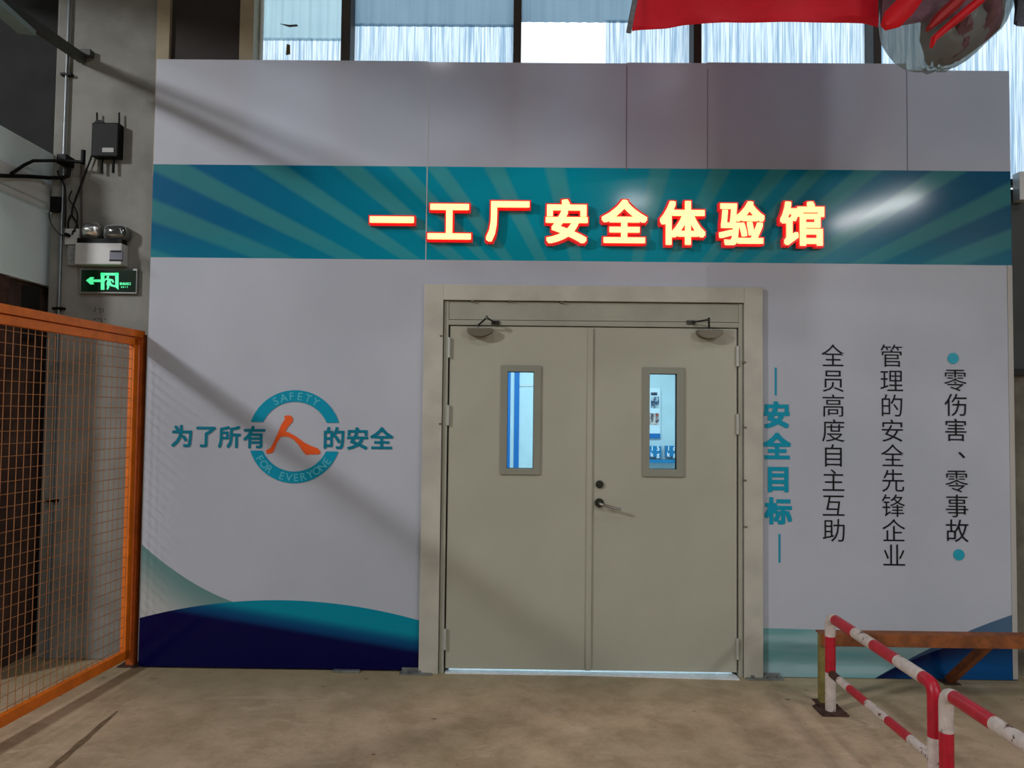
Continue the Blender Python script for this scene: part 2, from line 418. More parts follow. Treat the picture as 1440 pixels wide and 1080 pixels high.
# opaque strip, brown panel then windows 1..5
wi = 0
for k in range(len(edges) - 1):
    x0, x1 = edges[k][1], edges[k + 1][0]
    zs = P(600, 62 if k == 3 else 60, YW).z
    if k == 0:
        o = struct(build(G().box((x0, YW, WZ0), (x1, YW + .05, WZ1)), 'wall_panel', mat('dark_brown_panel', L((42, 34, 30)), .7, var=.2)))
        continue
    wi += 1
    w = bpy.data.objects.new('window_%d' % wi, None); C.objects.link(w); w.location = ((x0 + x1) / 2, YW, WZ0); struct(w)
    ta = .05 if False else 0
    fr = G(); e = edges[k]; fr.box((e[0], YW - .09, WZ0), (e[1], YW + .05, WZ1))
    build(fr, 'mullion', tan_m if e[2] == 'tan' else mullion_m, w)
    build(G().box((x0, YW + .0, WZ0), (x1, YW + .06, WZ0 + .04)), 'window_sill', mullion_m, w)
    build(G().box((x0, YW + .0, WZ1 - .05), (x1, YW + .06, WZ1)), 'top_rail', mullion_m, w)
    a, b = x0 - .005, x1 + .005; zl = WZ0 + .03; zt = WZ1 - .02
    if k == 1:
        zz = P(430, 50, YW).z
        sheet('pane', a, b, zl, zz, ribbed, w, 30, yo=.004); sheet('pane', a, b, zz - .02, zt, pale_sheet, w)
        build(G().tube([(a + .02, YW + .02, zl), (a + .02, YW + .02, zt)], .012), 'edge_strip', white_metal, w)
    elif k == 2:
        zz = P(600, 30, YW).z
        sheet('pane', a, b, zl, zz, ribbed, w, yo=.004); sheet('pane', a, b, zz - .02, zt, smooth_sheet, w)
    elif k == 3:
        zz = P(800, 24, YW).z; xs = P(852, 50, YW).x
        sheet('pane', xs, b, zl, zz, ribbed, w, yo=.004); sheet('pane', a, b, zz - .02, zt, smooth_sheet, w)
        # this bay is open below the upper sheet: the overcast sky shows directly
    elif k in (4, 5):
        sheet('pane', a, b, zl, zt, ribbed, w)
    else:
        sheet('pane', a, b, zl, zt, green_sheet, w, 20, .008)
struct(build(G().box((edges[0][0], YW - .03, WZ0), (edges[0][1], YW + .05, WZ1)), 'trim_1', tan_m))
struct(build(G().box((edges[-1][0], YW - .03, WZ0), (edges[-1][1], YW + .05, WZ1)), 'trim_2', mullion_m))
struct(build(G().box((-2.3, YW - .05, WZ1), (HX1, YW + .11, HZ)), 'wall_back_upper', hallw))
struct(build(G().box((edges[-1][1], YW, 3.0), (HX1, YW + .1, WZ1)), 'wall_back_upper_right', hallw))
# scrap of dirt / tape caught on the first window sheet
pt = P(404, 68, YW)
build(G().poly([(pt.x - .012, pt.z - .035), (pt.x + .014, pt.z - .03), (pt.x + .012, pt.z + .03), (pt.x - .008, pt.z + .034)], YW + .012, YW + .02), 'dirt_patch', mat('brown_dirt', L((96, 78, 44)), .9), bpy.data.objects['window_1'])
pt = P(406, 34, YW)
build(G().poly([(pt.x - .06, pt.z + .01), (pt.x, pt.z - .01), (pt.x + .055, pt.z - .004), (pt.x + .05, pt.z + .006), (pt.x, pt.z + .002)], YW + .012, YW + .02), 'dirt_patch', mat('grey_tear', L((84, 84, 84)), .9), bpy.data.objects['window_1'])

# ------------------------------------------------------------------ room behind the door
RX0, RX1, RY1, RZ = -1.15, 2.2, 3.2, 2.85
inner = mat('cool_white_inner_wall', L((196, 214, 218)), .6, var=.04)
innerf = mat('pale_inner_floor', L((190, 198, 200)), .3)
struct(build(G().box((RX0, RY1, 0), (RX1, RY1 + .1, RZ)), 'wall_inner_back', inner))
struct(build(G().box((RX0 - .1, .25, 0), (RX0, RY1 + .1, RZ)), 'wall_inner_left', inner))
struct(build(G().box((RX1, .25, 0), (RX1 + .1, RY1 + .1, RZ)), 'wall_inner_right', inner))
struct(build(G().box((RX0 - .1, .25, RZ), (RX1 + .1, RY1 + .1, RZ + .1)), 'ceiling_inner', inner))
struct(build(G().box((RX0, .25, 0), (RX1, RY1, .006)), 'floor_inner', innerf))
blue = mat('bright_blue_paint', L((10, 104, 172)), .5)
blue2 = mat('blue_board_print', L((14, 122, 168)), .5)
YI = RY1 - .004
a, b = P(700, 590, YI).x, P(717.5, 590, YI).x; c1, d1 = P(723, 590, YI).x, P(730, 590, YI).x
for q0, q1 in ((a, b), (c1, d1)):
    o = struct(build(G().box((q0, YI - .01, 0), (q1, RY1, RZ - .01)), 'trim_3' if q0 == a else 'trim_4', blue))
zz = P(740, 542, YI).z
struct(build(G().box((d1, YI - .004, zz - .01), (P(800, 540, YI).x, RY1, zz + .01)), 'trim_5', white_metal))
# poster on the inner wall
p0 = P(896, 612, YI); p1 = P(928.5, 546, YI); yk = YI - .012
po = thing('wall_poster', ((p0.x + p1.x) / 2, yk, p0.z), 'white poster with two photographs on the far wall, seen through right door window', 'poster')
build(G().box((p0.x, yk, p0.z - .03), (p1.x, RY1 - .001, p1.z)), 'poster_sheet', mat('poster_white', L((222, 232, 236)), .5), po)
build(G().box((p0.x, yk - .004, p0.z - .03), (p1.x, yk, p0.z + .02)), 'poster_footer', blue, po)
def photo(name, u0, v0, u1, v1, cols):
    a_, b_ = P(u0, v1, YI), P(u1, v0, YI); m = mat(name, (.3, .3, .3), .5)
    n = noise(m, 22, 3, .6).step(.42, .58); n2 = noise(m, 17, 3, .6, coords(m)[0], (1, 1, 1.5), .5).step(.55, .6)
    c = mixc(m, n2, mixc(m, n, L(cols[0]), L(cols[1])), L(cols[2])); m.node_tree.links.new(c.k, bsdf(m).inputs['Base Color'])
    build(G().box((a_.x, yk - .004, a_.z), (b_.x, yk, b_.z)), 'photo_print', m, po)
photo('photo_one', 915, 558, 926.5, 574, ((60, 80, 110), (190, 200, 200), (40, 60, 80)))
photo('photo_two', 912, 581, 926.5, 597, ((90, 70, 80), (210, 200, 190), (180, 70, 50)))
g = G()
for i, u in enumerate((917.5, 921.5)):
    q = P(u, 554, YI); g.box((q.x - .018, yk - .003, q.z - .015), (q.x + .018, yk, q.z + .015))
build(g, 'caption_mark', mat('dark_caption', L((60, 70, 90)), .6), po)
# weight boards
white_ink = mat('white_ink', L((240, 246, 250)), .5)
for i, (u0, u1, t) in enumerate(((896, 928.5, '15'), (934.5, 960, '16'))):
    a_, b_ = P(u0, 642, YI), P(u1, 627, YI); yq = YI - .05
    bo = thing('weight_board', ((a_.x + b_.x) / 2, yq, a_.z), ('blue 15 kg board, left one low on the far wall behind the right door window' if i == 0 else 'blue 16 kg board, right one low on the far wall behind the right door window'), 'board')
    build(G().box((a_.x, yq, a_.z), (b_.x, RY1 - .001, b_.z), 0), 'board', blue2, bo, bevel=.004)
    g = G(); tc = P(920 if i == 0 else 943, 634.5, YI)
    for c_, ox, oz_ in ((t[0], -.03, .032), (t[1], .03, .032), ('k', -.03, -.03), ('g', .03, -.03)):
        g = G(); put(g, c_, .064, tc.x + ox, yq - .004, tc.z + oz_, .0015); build(g, 'printed_character', white_ink, bo)
zz = P(930, 644, YI).z
sh = build(G().box((P(896, 644, YI).x, YI - .11, zz - .045), (P(975, 644, YI).x, RY1 - .001, zz - .012)), 'wall_shelf', blue2, base=(P(930, 644, YI).x, YI, zz - .045))
tag(sh, 'thin blue ledge under the weight boards on the far wall', 'shelf')

# ------------------------------------------------------------------ banner (printed vinyl facade)
ban = thing('printed_banner', (0, 0, 0), 'big white and teal printed vinyl banner wall around the grey double door', 'banner')
s1, s2, s3, s4 = P(600, 200).x, P(881, 200).x, P(994, 200).x, P(1275, 200).x
TK = .004
def grid_sheet(cells, yfront, xs, zs):
    """sheet made of a grid; cells(x,z)->bool keeps a cell"""
    g = G(); nx, nz = len(xs), len(zs); idx = {}
    def vid(i, j):
        if (i, j) not in idx:
            x, z = xs[i], zs[j]
            y = yfront
            idx[(i, j)] = len(g.v); g.v.append((x, y, z))
        return idx[(i, j)]
    for i in range(nx - 1):
        for j in range(nz - 1):
            if cells((xs[i] + xs[i + 1]) / 2, (zs[j] + zs[j + 1]) / 2):
                g.f.append((vid(i, j), vid(i + 1, j), vid(i + 1, j + 1), vid(i, j + 1))); g.mi.append(0)
    return g
def lin(a, b, n): return [a + (b - a) * i / n for i in range(n + 1)]
sheets = [(XL, s1, Z3, -.0), (s1, s2, Z3 - .006, -.0015), (s2, s3, Z3, .0), (s3, s4, Z3 + .004, -.0015), (s4, XR, Z3 - .036, 0.)]
z_over = CT - .01
for i, (a, b, zt, dy) in enumerate(sheets):
    def keep(x, z): return not (CL + .01 < x < CRt - .01 and z < z_over)
    xs = sorted(set([a, b] + [q for q in (CL + .01, CRt - .01) if a < q < b] + lin(a, b, 8)))
    zs = sorted(set([.012 if i == 0 else .004, z_over, zt] + lin(.05, zt - .05, 16)))
    gs = grid_sheet(keep, dy, xs, zs)
    o = build(gs, 'banner_sheet', vinyl, ban)
    md = o.modifiers.new('thick', 'SOLIDIFY'); md.thickness = .0015; md.offset = -1
# seams: folded vinyl edges
seam_l = mat('pale_seam_edge', L((190, 196, 198)), .35); seam_d = mat('dark_seam_edge', L((130, 127, 128)), .5)
def seam(u0, v0, u1, v1, m, w=.006):
    a_, b_ = P(u0, v0), P(u1, v1); x = (a_.x + b_.x) / 2
    build(G().box((x - w / 2, -.0035, b_.z), (x + w / 2, -.001, a_.z)), 'seam', m, ban)
seam(602, 90, 600, 368, seam_l); seam(881, 92, 881, 240, seam_d, .005); seam(994, 97, 996, 238, seam_d, .004)
seam(996, 375, 994, 402, seam_l, .006); seam(1275, 96, 1276, 240, seam_d, .003)
build(G().box((XR - .03, -.004, 0.01), (XR, -.001, Z1)), 'seam', mat('grey_edge_strip', L((176, 172, 166)), .5), ban)
# printed lettering
teal_ink = mat('teal_ink', L((0, 148, 176)), .45, spec=.2); black_ink = mat('black_ink', L((14, 14, 20)), .5, spec=.2)
orange_ink = mat('orange_red_ink', L((236, 92, 34)), .34); pale_ink = mat('pale_ring_lettering', L((90, 186, 204)), .34)
dteal = mat('dark_teal_ink', L((0, 118, 142)), .45, spec=.2); circ_ink = mat('turquoise_ink', L((0, 158, 182)), .34)
PX = 4.7 / 1080            # metres per pixel at the banner
YT = -.0042
def column(chars, size, bold, m, label):
    for ch, u, v in chars:
        g = G(); p = P(u, v); put(g, ch, size, p.x, YT, p.z, bold); build(g, 'printed_character', m, ban)
EM = 34.2 * PX
column([(c, 1171 + i * .15, 500 + i * 35.05) for i, c in enumerate('全员高度自主互助')], EM, -.0006, black_ink, 'thin black vertical line of characters beside the teal heading')
column([(c, 1253 + i * .5, 500 + i * 35.1) for i, c in enumerate('管理的安全先锋企业')], EM, -.0006, black_ink, 'longest black vertical line of characters')
column([(c, 1343 + i * .35, 534 + i * 35.15) for i, c in enumerate('零伤害')] + [('、', 1352, 640)] + [(c, 1345 + i * .35, 676 + i * 35.) for i, c in enumerate('零事故')], EM, -.0006, black_ink, 'black vertical line of characters between two turquoise dots')
column([('安', 1092, 583), ('全', 1092.5, 627.5), ('目', 1094, 673), ('标', 1094, 718)], 38 * PX, .0062, teal_ink, 'bold teal vertical heading beside the door')
for (u, v0, v1) in ((1090.7, 517, 556), (1096, 751, 791)):
    a_, b_ = P(u, v1), P(u, v0); build(G().box((a_.x - .0055, YT, a_.z), (a_.x + .0055, -.002, b_.z)), 'printed_line', teal_ink, ban)
for (u, v) in ((1340, 504), (1348, 780)):
    c_ = P(u, v); build(G().poly([(c_.x + .0335 * math.cos(t * PI / 14), c_.z + .0335 * math.sin(t * PI / 14)) for t in range(28)], YT, -.002), 'printed_dot', circ_ink, ban)
column([('为', 256, 613), ('了', 290, 613), ('所', 323, 614), ('有', 358, 614.5), ('的', 470, 616), ('安', 503, 616.5), ('全', 537, 616.5)], 32.6 * PX, .0032, dteal, 'dark teal characters either side of the ring emblem')
# ring emblem
rc = P(414.5, 613.9); R1 = 65.3 * PX; R0 = 49. * PX
for sgn, vv in ((1, 593.9), (-1, 634.2)):
    h = abs(P(414, vv).z - rc.z); ao = math.asin(h / R1); ai = math.asin(h / R0)
    if sgn > 0: A0, A1 = (ao, ai), (PI - ao, PI - ai)
    else: A0, A1 = (-ao, -ai), (-PI + ao, -PI + ai)
    build(G().ring(rc.x, rc.z, R0, R1, A0, A1, YT + .0002, -.0025), 'printed_ring', mat('ring_teal', L((0, 146, 176)), .45, spec=.2), ban)
rm = (R0 + R1) / 2
for word, a0_, st_, flip, sz_ in (('SAFETY', 90 + 29, -11.9, -1, 15.5), ('FOR EVERYONE', -90 - 57, 10.1, 1, 15.)):
    for i, c_ in enumerate(word):
        if c_ == ' ': continue
        an = math.radians(a0_ + i * st_); g = G(); put(g, c_, sz_ * PX, rc.x + rm * math.cos(an), YT - .001, rc.z + rm * math.sin(an), .0004, rot=an + flip * PI / 2)
        build(g, 'ring_letter', pale_ink, ban)
pts = [(430, 327), (470, 315), (505, 325), (520, 350), (515, 385), (480, 420), (455, 455), (440, 480), (480, 492), (550, 530), (640, 595), (700, 625), (770, 650), (802, 690), (780, 712), (700, 712), (655, 718), (620, 680), (580, 620), (530, 565), (470, 532), (400, 532), (360, 590), (325, 680), (310, 697), (255, 705), (246, 672), (290, 650), (320, 600), (370, 490), (400, 415), (440, 352)]
pp = [P(340 + a / 7.2, 540 + b / 7.2) for a, b in pts]
build(G().poly([(q.x, q.z) for q in pp], YT, -.002), 'brush_character', orange_ink, ban, label='orange brush-written character inside the ring')

# ------------------------------------------------------------------ illuminated sign letters
face_m = mat('lit_yellow_face', (.9, .75, .4), .4, emit=(1., .74, .27), es=1.25)
rim_m = mat('red_acrylic_letter_side', L((170, 10, 14)), .35, emit=(1., .012, .012), es=.5)
info = [('一', 551, 309, 'single horizontal bar, leftmost of the sign'), ('工', 632, 310, 'two bars joined by an upright'), ('厂', 714, 309, 'bar over one curved leg'),
        ('安', 797, 311, 'small roof over crossed strokes'), ('全', 878, 312, 'pointed roof over three bars'), ('体', 960, 313, 'leaning stroke beside a tree shape'),
        ('验', 1043, 314, 'dense, second from right end'), ('馆', 1128, 314, 'dense, rightmost of the sign')]
for ch, u, v, lab in info:
    p = P(u, v, -.05); sz = 66 * PX * 1.03
    t = thing('sign_letter', (p.x, 0, p.z - .13), 'glowing yellow red-edged character: ' + lab, 'sign letter')
    g = G(); put(g, ch, sz * .94, p.x, -.026, p.z, .0165, .022); build(g, 'letter_side', rim_m, t)
    g = G(); put(g, ch, sz * .94, p.x, -.051, p.z, .0078, .002); build(g, 'letter_face', face_m, t)

# ------------------------------------------------------------------ double door
D = bpy.data.objects.new('door_1', None); C.objects.link(D); D.location = ((LL + LR) / 2, 0, 0); struct(D)
il, ir = P(621, 700).x, P(1044, 700).x; it = P(830, 425.5).z
g = G()   # outer casing, proud of the banner
g.box((CL, -.03, .0), (il - .004, .03, CT)); g.box((ir + .004, -.03, .0), (CRt, .03, CT)); g.box((il - .004, -.03, it + .004), (ir + .004, .03, CT))
build(g, 'casing', casing_grey, D, bevel=.003)
tz = P(830, 457).z
g = G()   # inner steel frame (jambs) and transom panel
fl, fr_ = LL - .009, LR + .009
g.box((il, -.012, 0), (fl, .10, it)); g.box((fr_, -.012, 0), (ir, .10, it)); g.box((fl, -.012, LT + .006), (fr_, .10, P(830, 452).z))
build(g, 'jamb', transom_grey, D, bevel=.002)
build(G().box((fl, -.007, P(830, 452).z + .003), (fr_, .10, it)), 'transom_panel', transom_grey, D, bevel=.002)
g = G(); g.box((fl, .06, LT - .02), (fr_, .12, LT + .01)); g.box((fl, .04, 0), (fl + .025, .12, LT)); g.box((fr_ - .025, .04, 0), (fr_, .12, LT))
build(g, 'door_stop', black_rubber, D)
g = G(); g.box((il - .0045, -.006, .02), (il + .0005, .04, it + .004)); g.box((ir - .0005, -.006, .02), (ir + .0045, .04, it + .004)); g.box((il, -.006, it - .0005), (ir, .04, it + .0045))
build(g, 'gap_shadow_strip', black_rubber, D)
# little weld spots on the joint
g = G()
for (u, v) in ((665, 424), (717, 424), (790, 426), (621, 473), (620, 596), (1045, 510), (1046, 601), (1046, 675), (1047, 740)):
    q = P(u, v); g.box((q.x - .009, -.034, q.z - .006), (q.x + .009, -.005, q.z + .006))
build(g, 'weld_spot', closer_metal, D, bevel=.003)
mid = P(828.5, 700).x
ZB = .026
def leaf(x0, x1, win, side):
    lf = bpy.data.objects.new('door_leaf', None); C.objects.link(lf); lf.parent = D; lf.location = ((x0 + x1) / 2 - D.location.x, 0, 0)
    (u0, v0, u1, v1), (g0, w0, g1, w1) = win
    A, B = P(g0, w1), P(g1, w0)       # clear glass
    O0, O1 = P(u0, v1), P(u1, v0)     # vision frame outer
    y0, y1 = .0, .045
    g = G(); g.box((x0, y0, ZB), (A.x, y1, LT)); g.box((B.x, y0, ZB), (x1, y1, LT)); g.box((A.x, y0, ZB), (B.x, y1, A.z)); g.box((A.x, y0, B.z), (B.x, y1, LT))
    build(g, 'leaf_panel', door_grey, lf)
    g = G(); k = .012
    for (a, b) in (((O0.x, O0.z), (A.x + .002, O1.z)), ((B.x - .002, O0.z), (O1.x, O1.z)), ((A.x, O0.z), (B.x, A.z + .002)), ((A.x, B.z - .002), (B.x, O1.z))):
        g.box((a[0], -k, a[1]), (b[0], .0, b[1]))
    build(g, 'vision_frame', mat('vision_frame_grey', L((140, 141, 126)), .45), lf, bevel=.003)
    g = G()
    for (a, b) in (((A.x, A.z), (A.x + .004, B.z)), ((B.x - .005, A.z), (B.x, B.z)), ((A.x, A.z), (B.x, A.z + .004)), ((A.x, B.z - .005), (B.x, B.z))): g.box((a[0], .002, a[1]), (b[0], .03, b[1]))
    build(g, 'glazing_bead', black_rubber, lf)
    build(G().box((A.x, .018, A.z), (B.x, .022, B.z)), 'glass_pane', glass, lf)
    # hinges
    for v in (495, 590, 905):
        hx = x0 - .003 if side < 0 else x1 + .003; hz = P(830, v - (4 if side < 0 else -4)).z
        build(G().tube([(hx, -.012, hz - .062), (hx, -.012, hz + .062)], .0095, 12), 'hinge', hinge_m, lf, smooth=True)
    # closer
    u = 675 if side < 0 else 996; v = 467 if side < 0 else 470
    c_ = P(u, v); s = 1 if side < 0 else -1
    g = G()
    prof = [(-.078, .020), (.078, .020), (.076, -.004), (.055, -.02), (.02, -.032), (-.02, -.032), (-.055, -.022), (-.075, -.006)]
    g.poly([(c_.x + a, c_.z + b) for a, b in prof], -.062, 0.)
    build(g, 'closer_body', closer_metal, lf, bevel=.004)
    g = G(); e0 = Vector((c_.x + (-.01 if s > 0 else -.005), -.04, c_.z + .025)); e1 = e0 + Vector((s * .055 if side < 0 else -.02, -.075, .05)); e2 = Vector((e1.x + (.05 if side < 0 else -.085), -.012, P(u, 455).z + .004))
    g.tube([e0, e0 + Vector((0, 0, .012)), e1], .006, 8)
    g.tube([e1 + Vector((0, 0, -.008)), e1 + Vector((0, 0, .012))], .008, 8); g.tube([e1, e2], .0055, 8)
    g.box((e2.x - .025, -.022, e2.z - .012), (e2.x + .025, -.010, e2.z + .012))
    build(g, 'closer_arm', dark_steel, lf)
    if side > 0:
        k_ = P(843, 681); g = G(); g.tube([(k_.x, 0, k_.z), (k_.x, -.012, k_.z)], .024, 20); g.tube([(k_.x, -.012, k_.z), (k_.x, -.018, k_.z)], .012, 16)
        build(g, 'lock_cylinder', dark_steel, lf, smooth=True)
        k_ = P(842.5, 707); g = G(); g.tube([(k_.x, 0, k_.z), (k_.x, -.011, k_.z)], .0275, 24)
        build(g, 'handle_rose', dark_steel, lf, smooth=True)
        g = G(); g.tube([(k_.x, -.008, k_.z), (k_.x, -.045, k_.z), (k_.x + .008, -.056, k_.z - .003), (k_.x + .025, -.06, k_.z - .008), (k_.x + .125, -.06, k_.z - .033)], .0085, 12)
        build(g, 'lever_handle', steel, lf, smooth=True)
        build(G().box((x0 - .018, -.012, ZB + .0), (x0 + .014, 0., LT - .004)), 'astragal', door_grey, lf, bevel=.003)
    return lf
hinge_m = mat('pale_grey_hinge', L((186, 188, 180)), .4, .3)
glass = bpy.data.materials.new('clear_door_glass'); glass.use_nodes = True
nt = glass.node_tree; tr = nt.nodes.new('ShaderNodeBsdfTransparent'); tr.inputs[0].default_value = (.86, .95, .98, 1); gl = nt.nodes.new('ShaderNodeBsdfGlossy'); gl.inputs['Roughness'].default_value = .02
fr2 = nt.nodes.new('ShaderNodeFresnel'); fr2.inputs[0].default_value = 1.45; mx = nt.nodes.new('ShaderNodeMixShader')
nt.links.new(fr2.outputs[0], mx.inputs[0]); nt.links.new(tr.outputs[0], mx.inputs[1]); nt.links.new(gl.outputs[0], mx.inputs[2]); nt.links.new(mx.outputs[0], nt.nodes['Material Output'].inputs[0])
nt.nodes.remove(nt.nodes['Principled BSDF'])
leaf(LL, mid - .0025, ((703, 514, 761, 667), (712, 522.5, 751.5, 659)), -1)
leaf(mid + .0025, LR, ((903, 517, 962, 670), (912.5, 525.5, 952, 660)), 1)
# feet of the casing
galv = mat('dull_galvanised_plate', L((130, 134, 130)), .45, .5, var=.2, vscale=20)
def foot(xa, xb, name='foot_plate'):
    g = G(); g.box((xa, -.06, 0), (xb, .0, .008)); g.box((xa + .01, -.014, .008), (xb - .01, -.004, .03))
    x = xa + .04
    while x < xb - .02: g.tube([(x, -.035, .008), (x, -.035, .022)], .009, 6); x += .08
    return build(g, name, galv, D, bevel=.002)
foot(P(563, 945).x, P(608, 945).x); foot(P(1046, 955).x, P(1098, 955).x)
bp = P(488, 940)
fp = build(G().box((bp.x - .08, -.035, 0), (bp.x + .08, -.002, .014)), 'floor_bracket', galv, base=(bp.x, -.02, 0), bevel=.003)
tag(fp, 'small grey metal bracket on the floor at the foot of the navy wave', 'bracket')
# room light spilling out, painted as a near-white flared threshold under the leaves
thr = mat('light_spill_white', L((226, 232, 236)), .3, .0, var=.08, vscale=30)
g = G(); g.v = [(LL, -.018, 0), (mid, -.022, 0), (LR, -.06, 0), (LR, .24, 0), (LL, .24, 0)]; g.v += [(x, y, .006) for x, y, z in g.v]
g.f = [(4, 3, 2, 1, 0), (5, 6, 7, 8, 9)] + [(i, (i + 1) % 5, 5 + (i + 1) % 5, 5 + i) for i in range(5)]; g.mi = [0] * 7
build(g, 'threshold_spill', thr, D)

# ------------------------------------------------------------------ orange mesh fence
fa = F(185, 930, 0.)
fence_y0 = .06; A = Vector((P(192, 700, fence_y0).x, fence_y0, 0))
# far point: where the fence leaves the frame
dB = 3.62; Bx = P(0, 700, -4.7 + dB).x; B = Vector((Bx, -4.7 + dB, 0))
dirf = (A - B).normalized(); LEN = 2.6
FH, FB = 2.055, .055
fen = thing('mesh_fence', (A.x, A.y, 0), 'orange steel mesh fence panel standing in front of the concrete column', 'fence')
def at(s, z, off=0.): q = A - dirf * s; n_ = Vector((dirf.y, -dirf.x, 0)); return Vector((q.x, q.y, z)) + n_ * off
g = G().obox(at(0, FH - .022), at(LEN, FH - .022), .05, .044); build(g, 'top_rail', orange, fen, bevel=.003)
g = G().obox(at(.05, FH - .072), at(LEN - .05, FH - .072), .035, .045); build(g, 'top_rail', orange, fen, bevel=.003)
g = G().obox(at(.05, FB + .03), at(LEN - .05, FB + .03), .035, .055); build(g, 'bottom_rail', orange, fen, bevel=.003)
for s0, s1_ in ((.055, .10), (LEN - .1, LEN - .055)):
    g = G().obox(at((s0 + s1_) / 2, FB), at((s0 + s1_) / 2, FH - .05), .035, .045, upv=tuple(dirf)); build(g, 'upright', orange, fen, bevel=.003)
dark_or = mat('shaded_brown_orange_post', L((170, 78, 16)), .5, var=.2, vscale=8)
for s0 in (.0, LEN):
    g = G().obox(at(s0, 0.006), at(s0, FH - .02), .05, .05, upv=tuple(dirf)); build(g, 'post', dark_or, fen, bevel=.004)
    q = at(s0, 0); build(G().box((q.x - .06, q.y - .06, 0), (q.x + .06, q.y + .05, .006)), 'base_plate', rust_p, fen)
zb, zt_ = FB + .05, FH - .09
wv = G().tube([(0, 0, zb), (0, 0, zt_)], .0019, 5).mesh('wire', orange_wire)
s = .10; n = 0
while s < LEN - .1:
    q = at(s, 0, .004); o = link('wire', wv, fen, (q.x - A.x, q.y - A.y, 0)); s += .05
qa, qb = at(.08, 0, 0), at(LEN - .08, 0, 0)
wh = G().tube([(qa.x - A.x, qa.y - A.y, 0), (qb.x - A.x, qb.y - A.y, 0)], .0019, 5).mesh('wire', orange_wire)
z = zb + .03
while z < zt_: link('wire', wh, fen, (0, 0, z)); z += .06

# ------------------------------------------------------------------ red and white guard rails
def stripes(pts, lens):
    """resample a polyline, cut at stripe ends; lens = [(length, material index)...]"""
    out = [Vector(pts[0])]; mi = []; seq = list(lens); rem, cm = seq.pop(0)
    for i in range(len(pts) - 1):
        a, b = Vector(pts[i]), Vector(pts[i + 1]); L_ = (b - a).length; pos = 0.
        while L_ - pos > 1e-6:
            st = min(rem, L_ - pos); pos += st; rem -= st
            out.append(a + (b - a) * (pos / L_)); mi.append(cm)
            if rem < 1e-6:
                if seq: rem, cm = seq.pop(0)
                else: rem = 1e9
    return out, mi
def arc(p, a, b, r, n=5):   # rounded corner at p between directions a->p and p->b
    d1 = (Vector(a) - Vector(p)).normalized(); d2 = (Vector(b) - Vector(p)).normalized(); p = Vector(p)
    return [((p + d1 * r) * (1 - t) ** 2 + p * 2 * t * (1 - t) + (p + d2 * r) * t ** 2) for t in [i / n for i in range(n + 1)]]
rp0 = F(1168, 1001); RXX = rp0.x; RY = rp0.y; RH = .50; RR = .027
def rail(name, y_far, y_near, st, label, low=True, low_st=None):
    t = thing(name, (RXX, y_far, 0), label, 'guard rail', 'striped tubular guard rails on the right')
    p0 = Vector((RXX, y_far, .008)); p1 = Vector((RXX, y_far, RH)); p2 = Vector((RXX, y_near, RH)); p3 = Vector((RXX, y_near, .008))
    pts = [p0] + arc(p1, p0, p2, .05) + arc(p2, p1, p3, .05) + [p3]
    pp_, mi = stripes(pts, st)
    build(G().tube(pp_, RR, 16, mi), 'bent_tube', [red_p, white_p, rust_p], t, smooth=True)
    for yy in (y_far, y_near):
        hh = .07 if yy in ends else .038
        g = G(); g.box((RXX - .07, yy - hh, 0), (RXX + .07, yy + hh, .009))
        for sx, sy in ((-1, -1), (1, -1), (1, 1), (-1, 1)): g.tube([(RXX + sx * .055, yy + sy * (hh - .015), .009), (RXX + sx * .055, yy + sy * (hh - .015), .02)], .008, 6)
        build(g, 'base_plate', rust_p, t)
    if low:
        zl = .205
        q, mi = stripes([(RXX, y_far - .02, zl), (RXX, y_near + .02, zl)], low_st)
        build(G().tube(q, .02, 14, mi), 'lower_rail', [red_p, white_p, rust_p], t, smooth=True)
    return t
yf = RY; yn = yf - 1.03; yf2 = yn - .085; ends = (yf, yf2 - 1.5)
rail('guard_rail', yf, yn, [(.20, 1), (.19, 0), (.15, 1), (.24, 0), (.20, 1), (.23, 0), (.21, 1), (.27, 0), (.22, 1), (1, 2)],
     'red and white striped guard rail nearest the banner wall, full frame in view', True, [(.10, 2), (.12, 1), (.20, 0), (.20, 1), (.20, 0), (.3, 1)])
rail('guard_rail', yf2, yf2 - 1.5, [(.34, 0), (.19, 1), (.25, 0), (.23, 1), (.24, 0), (.23, 1), (.24, 0), (.24, 1), (.3, 0), (.5, 1)],
     'red and white striped guard rail running off the right lower corner of the picture', True, [(.2, 0), (.2, 1)] * 5)

# ------------------------------------------------------------------ orange angle-steel barrier behind
ya = -.40
xa = P(1157, 900, ya).x; za = P(1157, 889, ya).z
ba = thing('steel_barrier', (xa, ya, 0), 'low rusty orange angle-steel barrier between the striped rails and the banner', 'barrier')
g = G(); g.box((xa - .02, ya - .03, za - .008), (3.9, ya + .05, za)); g.box((xa - .02, ya - .03, za - .068), (3.9, ya - .022, za - .008)); build(g, 'top_rail', rust_orange, ba)
olive = mat('olive_painted_post', L((128, 116, 60)), .6, var=.25, vscale=14)
g = G(); g.box((xa - .022, ya - .02, 0.004), (xa + .022, ya + .02, za - .008)); build(g, 'post', olive, ba, bevel=.003)
g = G(); g.box((3.78, ya - .02, 0.004), (3.82, ya + .02, za - .008)); build(g, 'post', olive, ba, bevel=.003)
q0 = F(1335, 960); q1 = P(1398, 903, ya)
g = G().obox((q0.x, q0.y, .015), (q1.x, ya + .02, q1.z), .045, .045, mi=0); build(g, 'brace', rust_orange, ba, bevel=.003)
for q in ((xa, ya), (3.8, ya), (q0.x, q0.y)):
    build(G().box((q[0] - .045, q[1] - .045, 0), (q[0] + .045, q[1] + .045, .006)), 'base_plate', rust_p, ba)

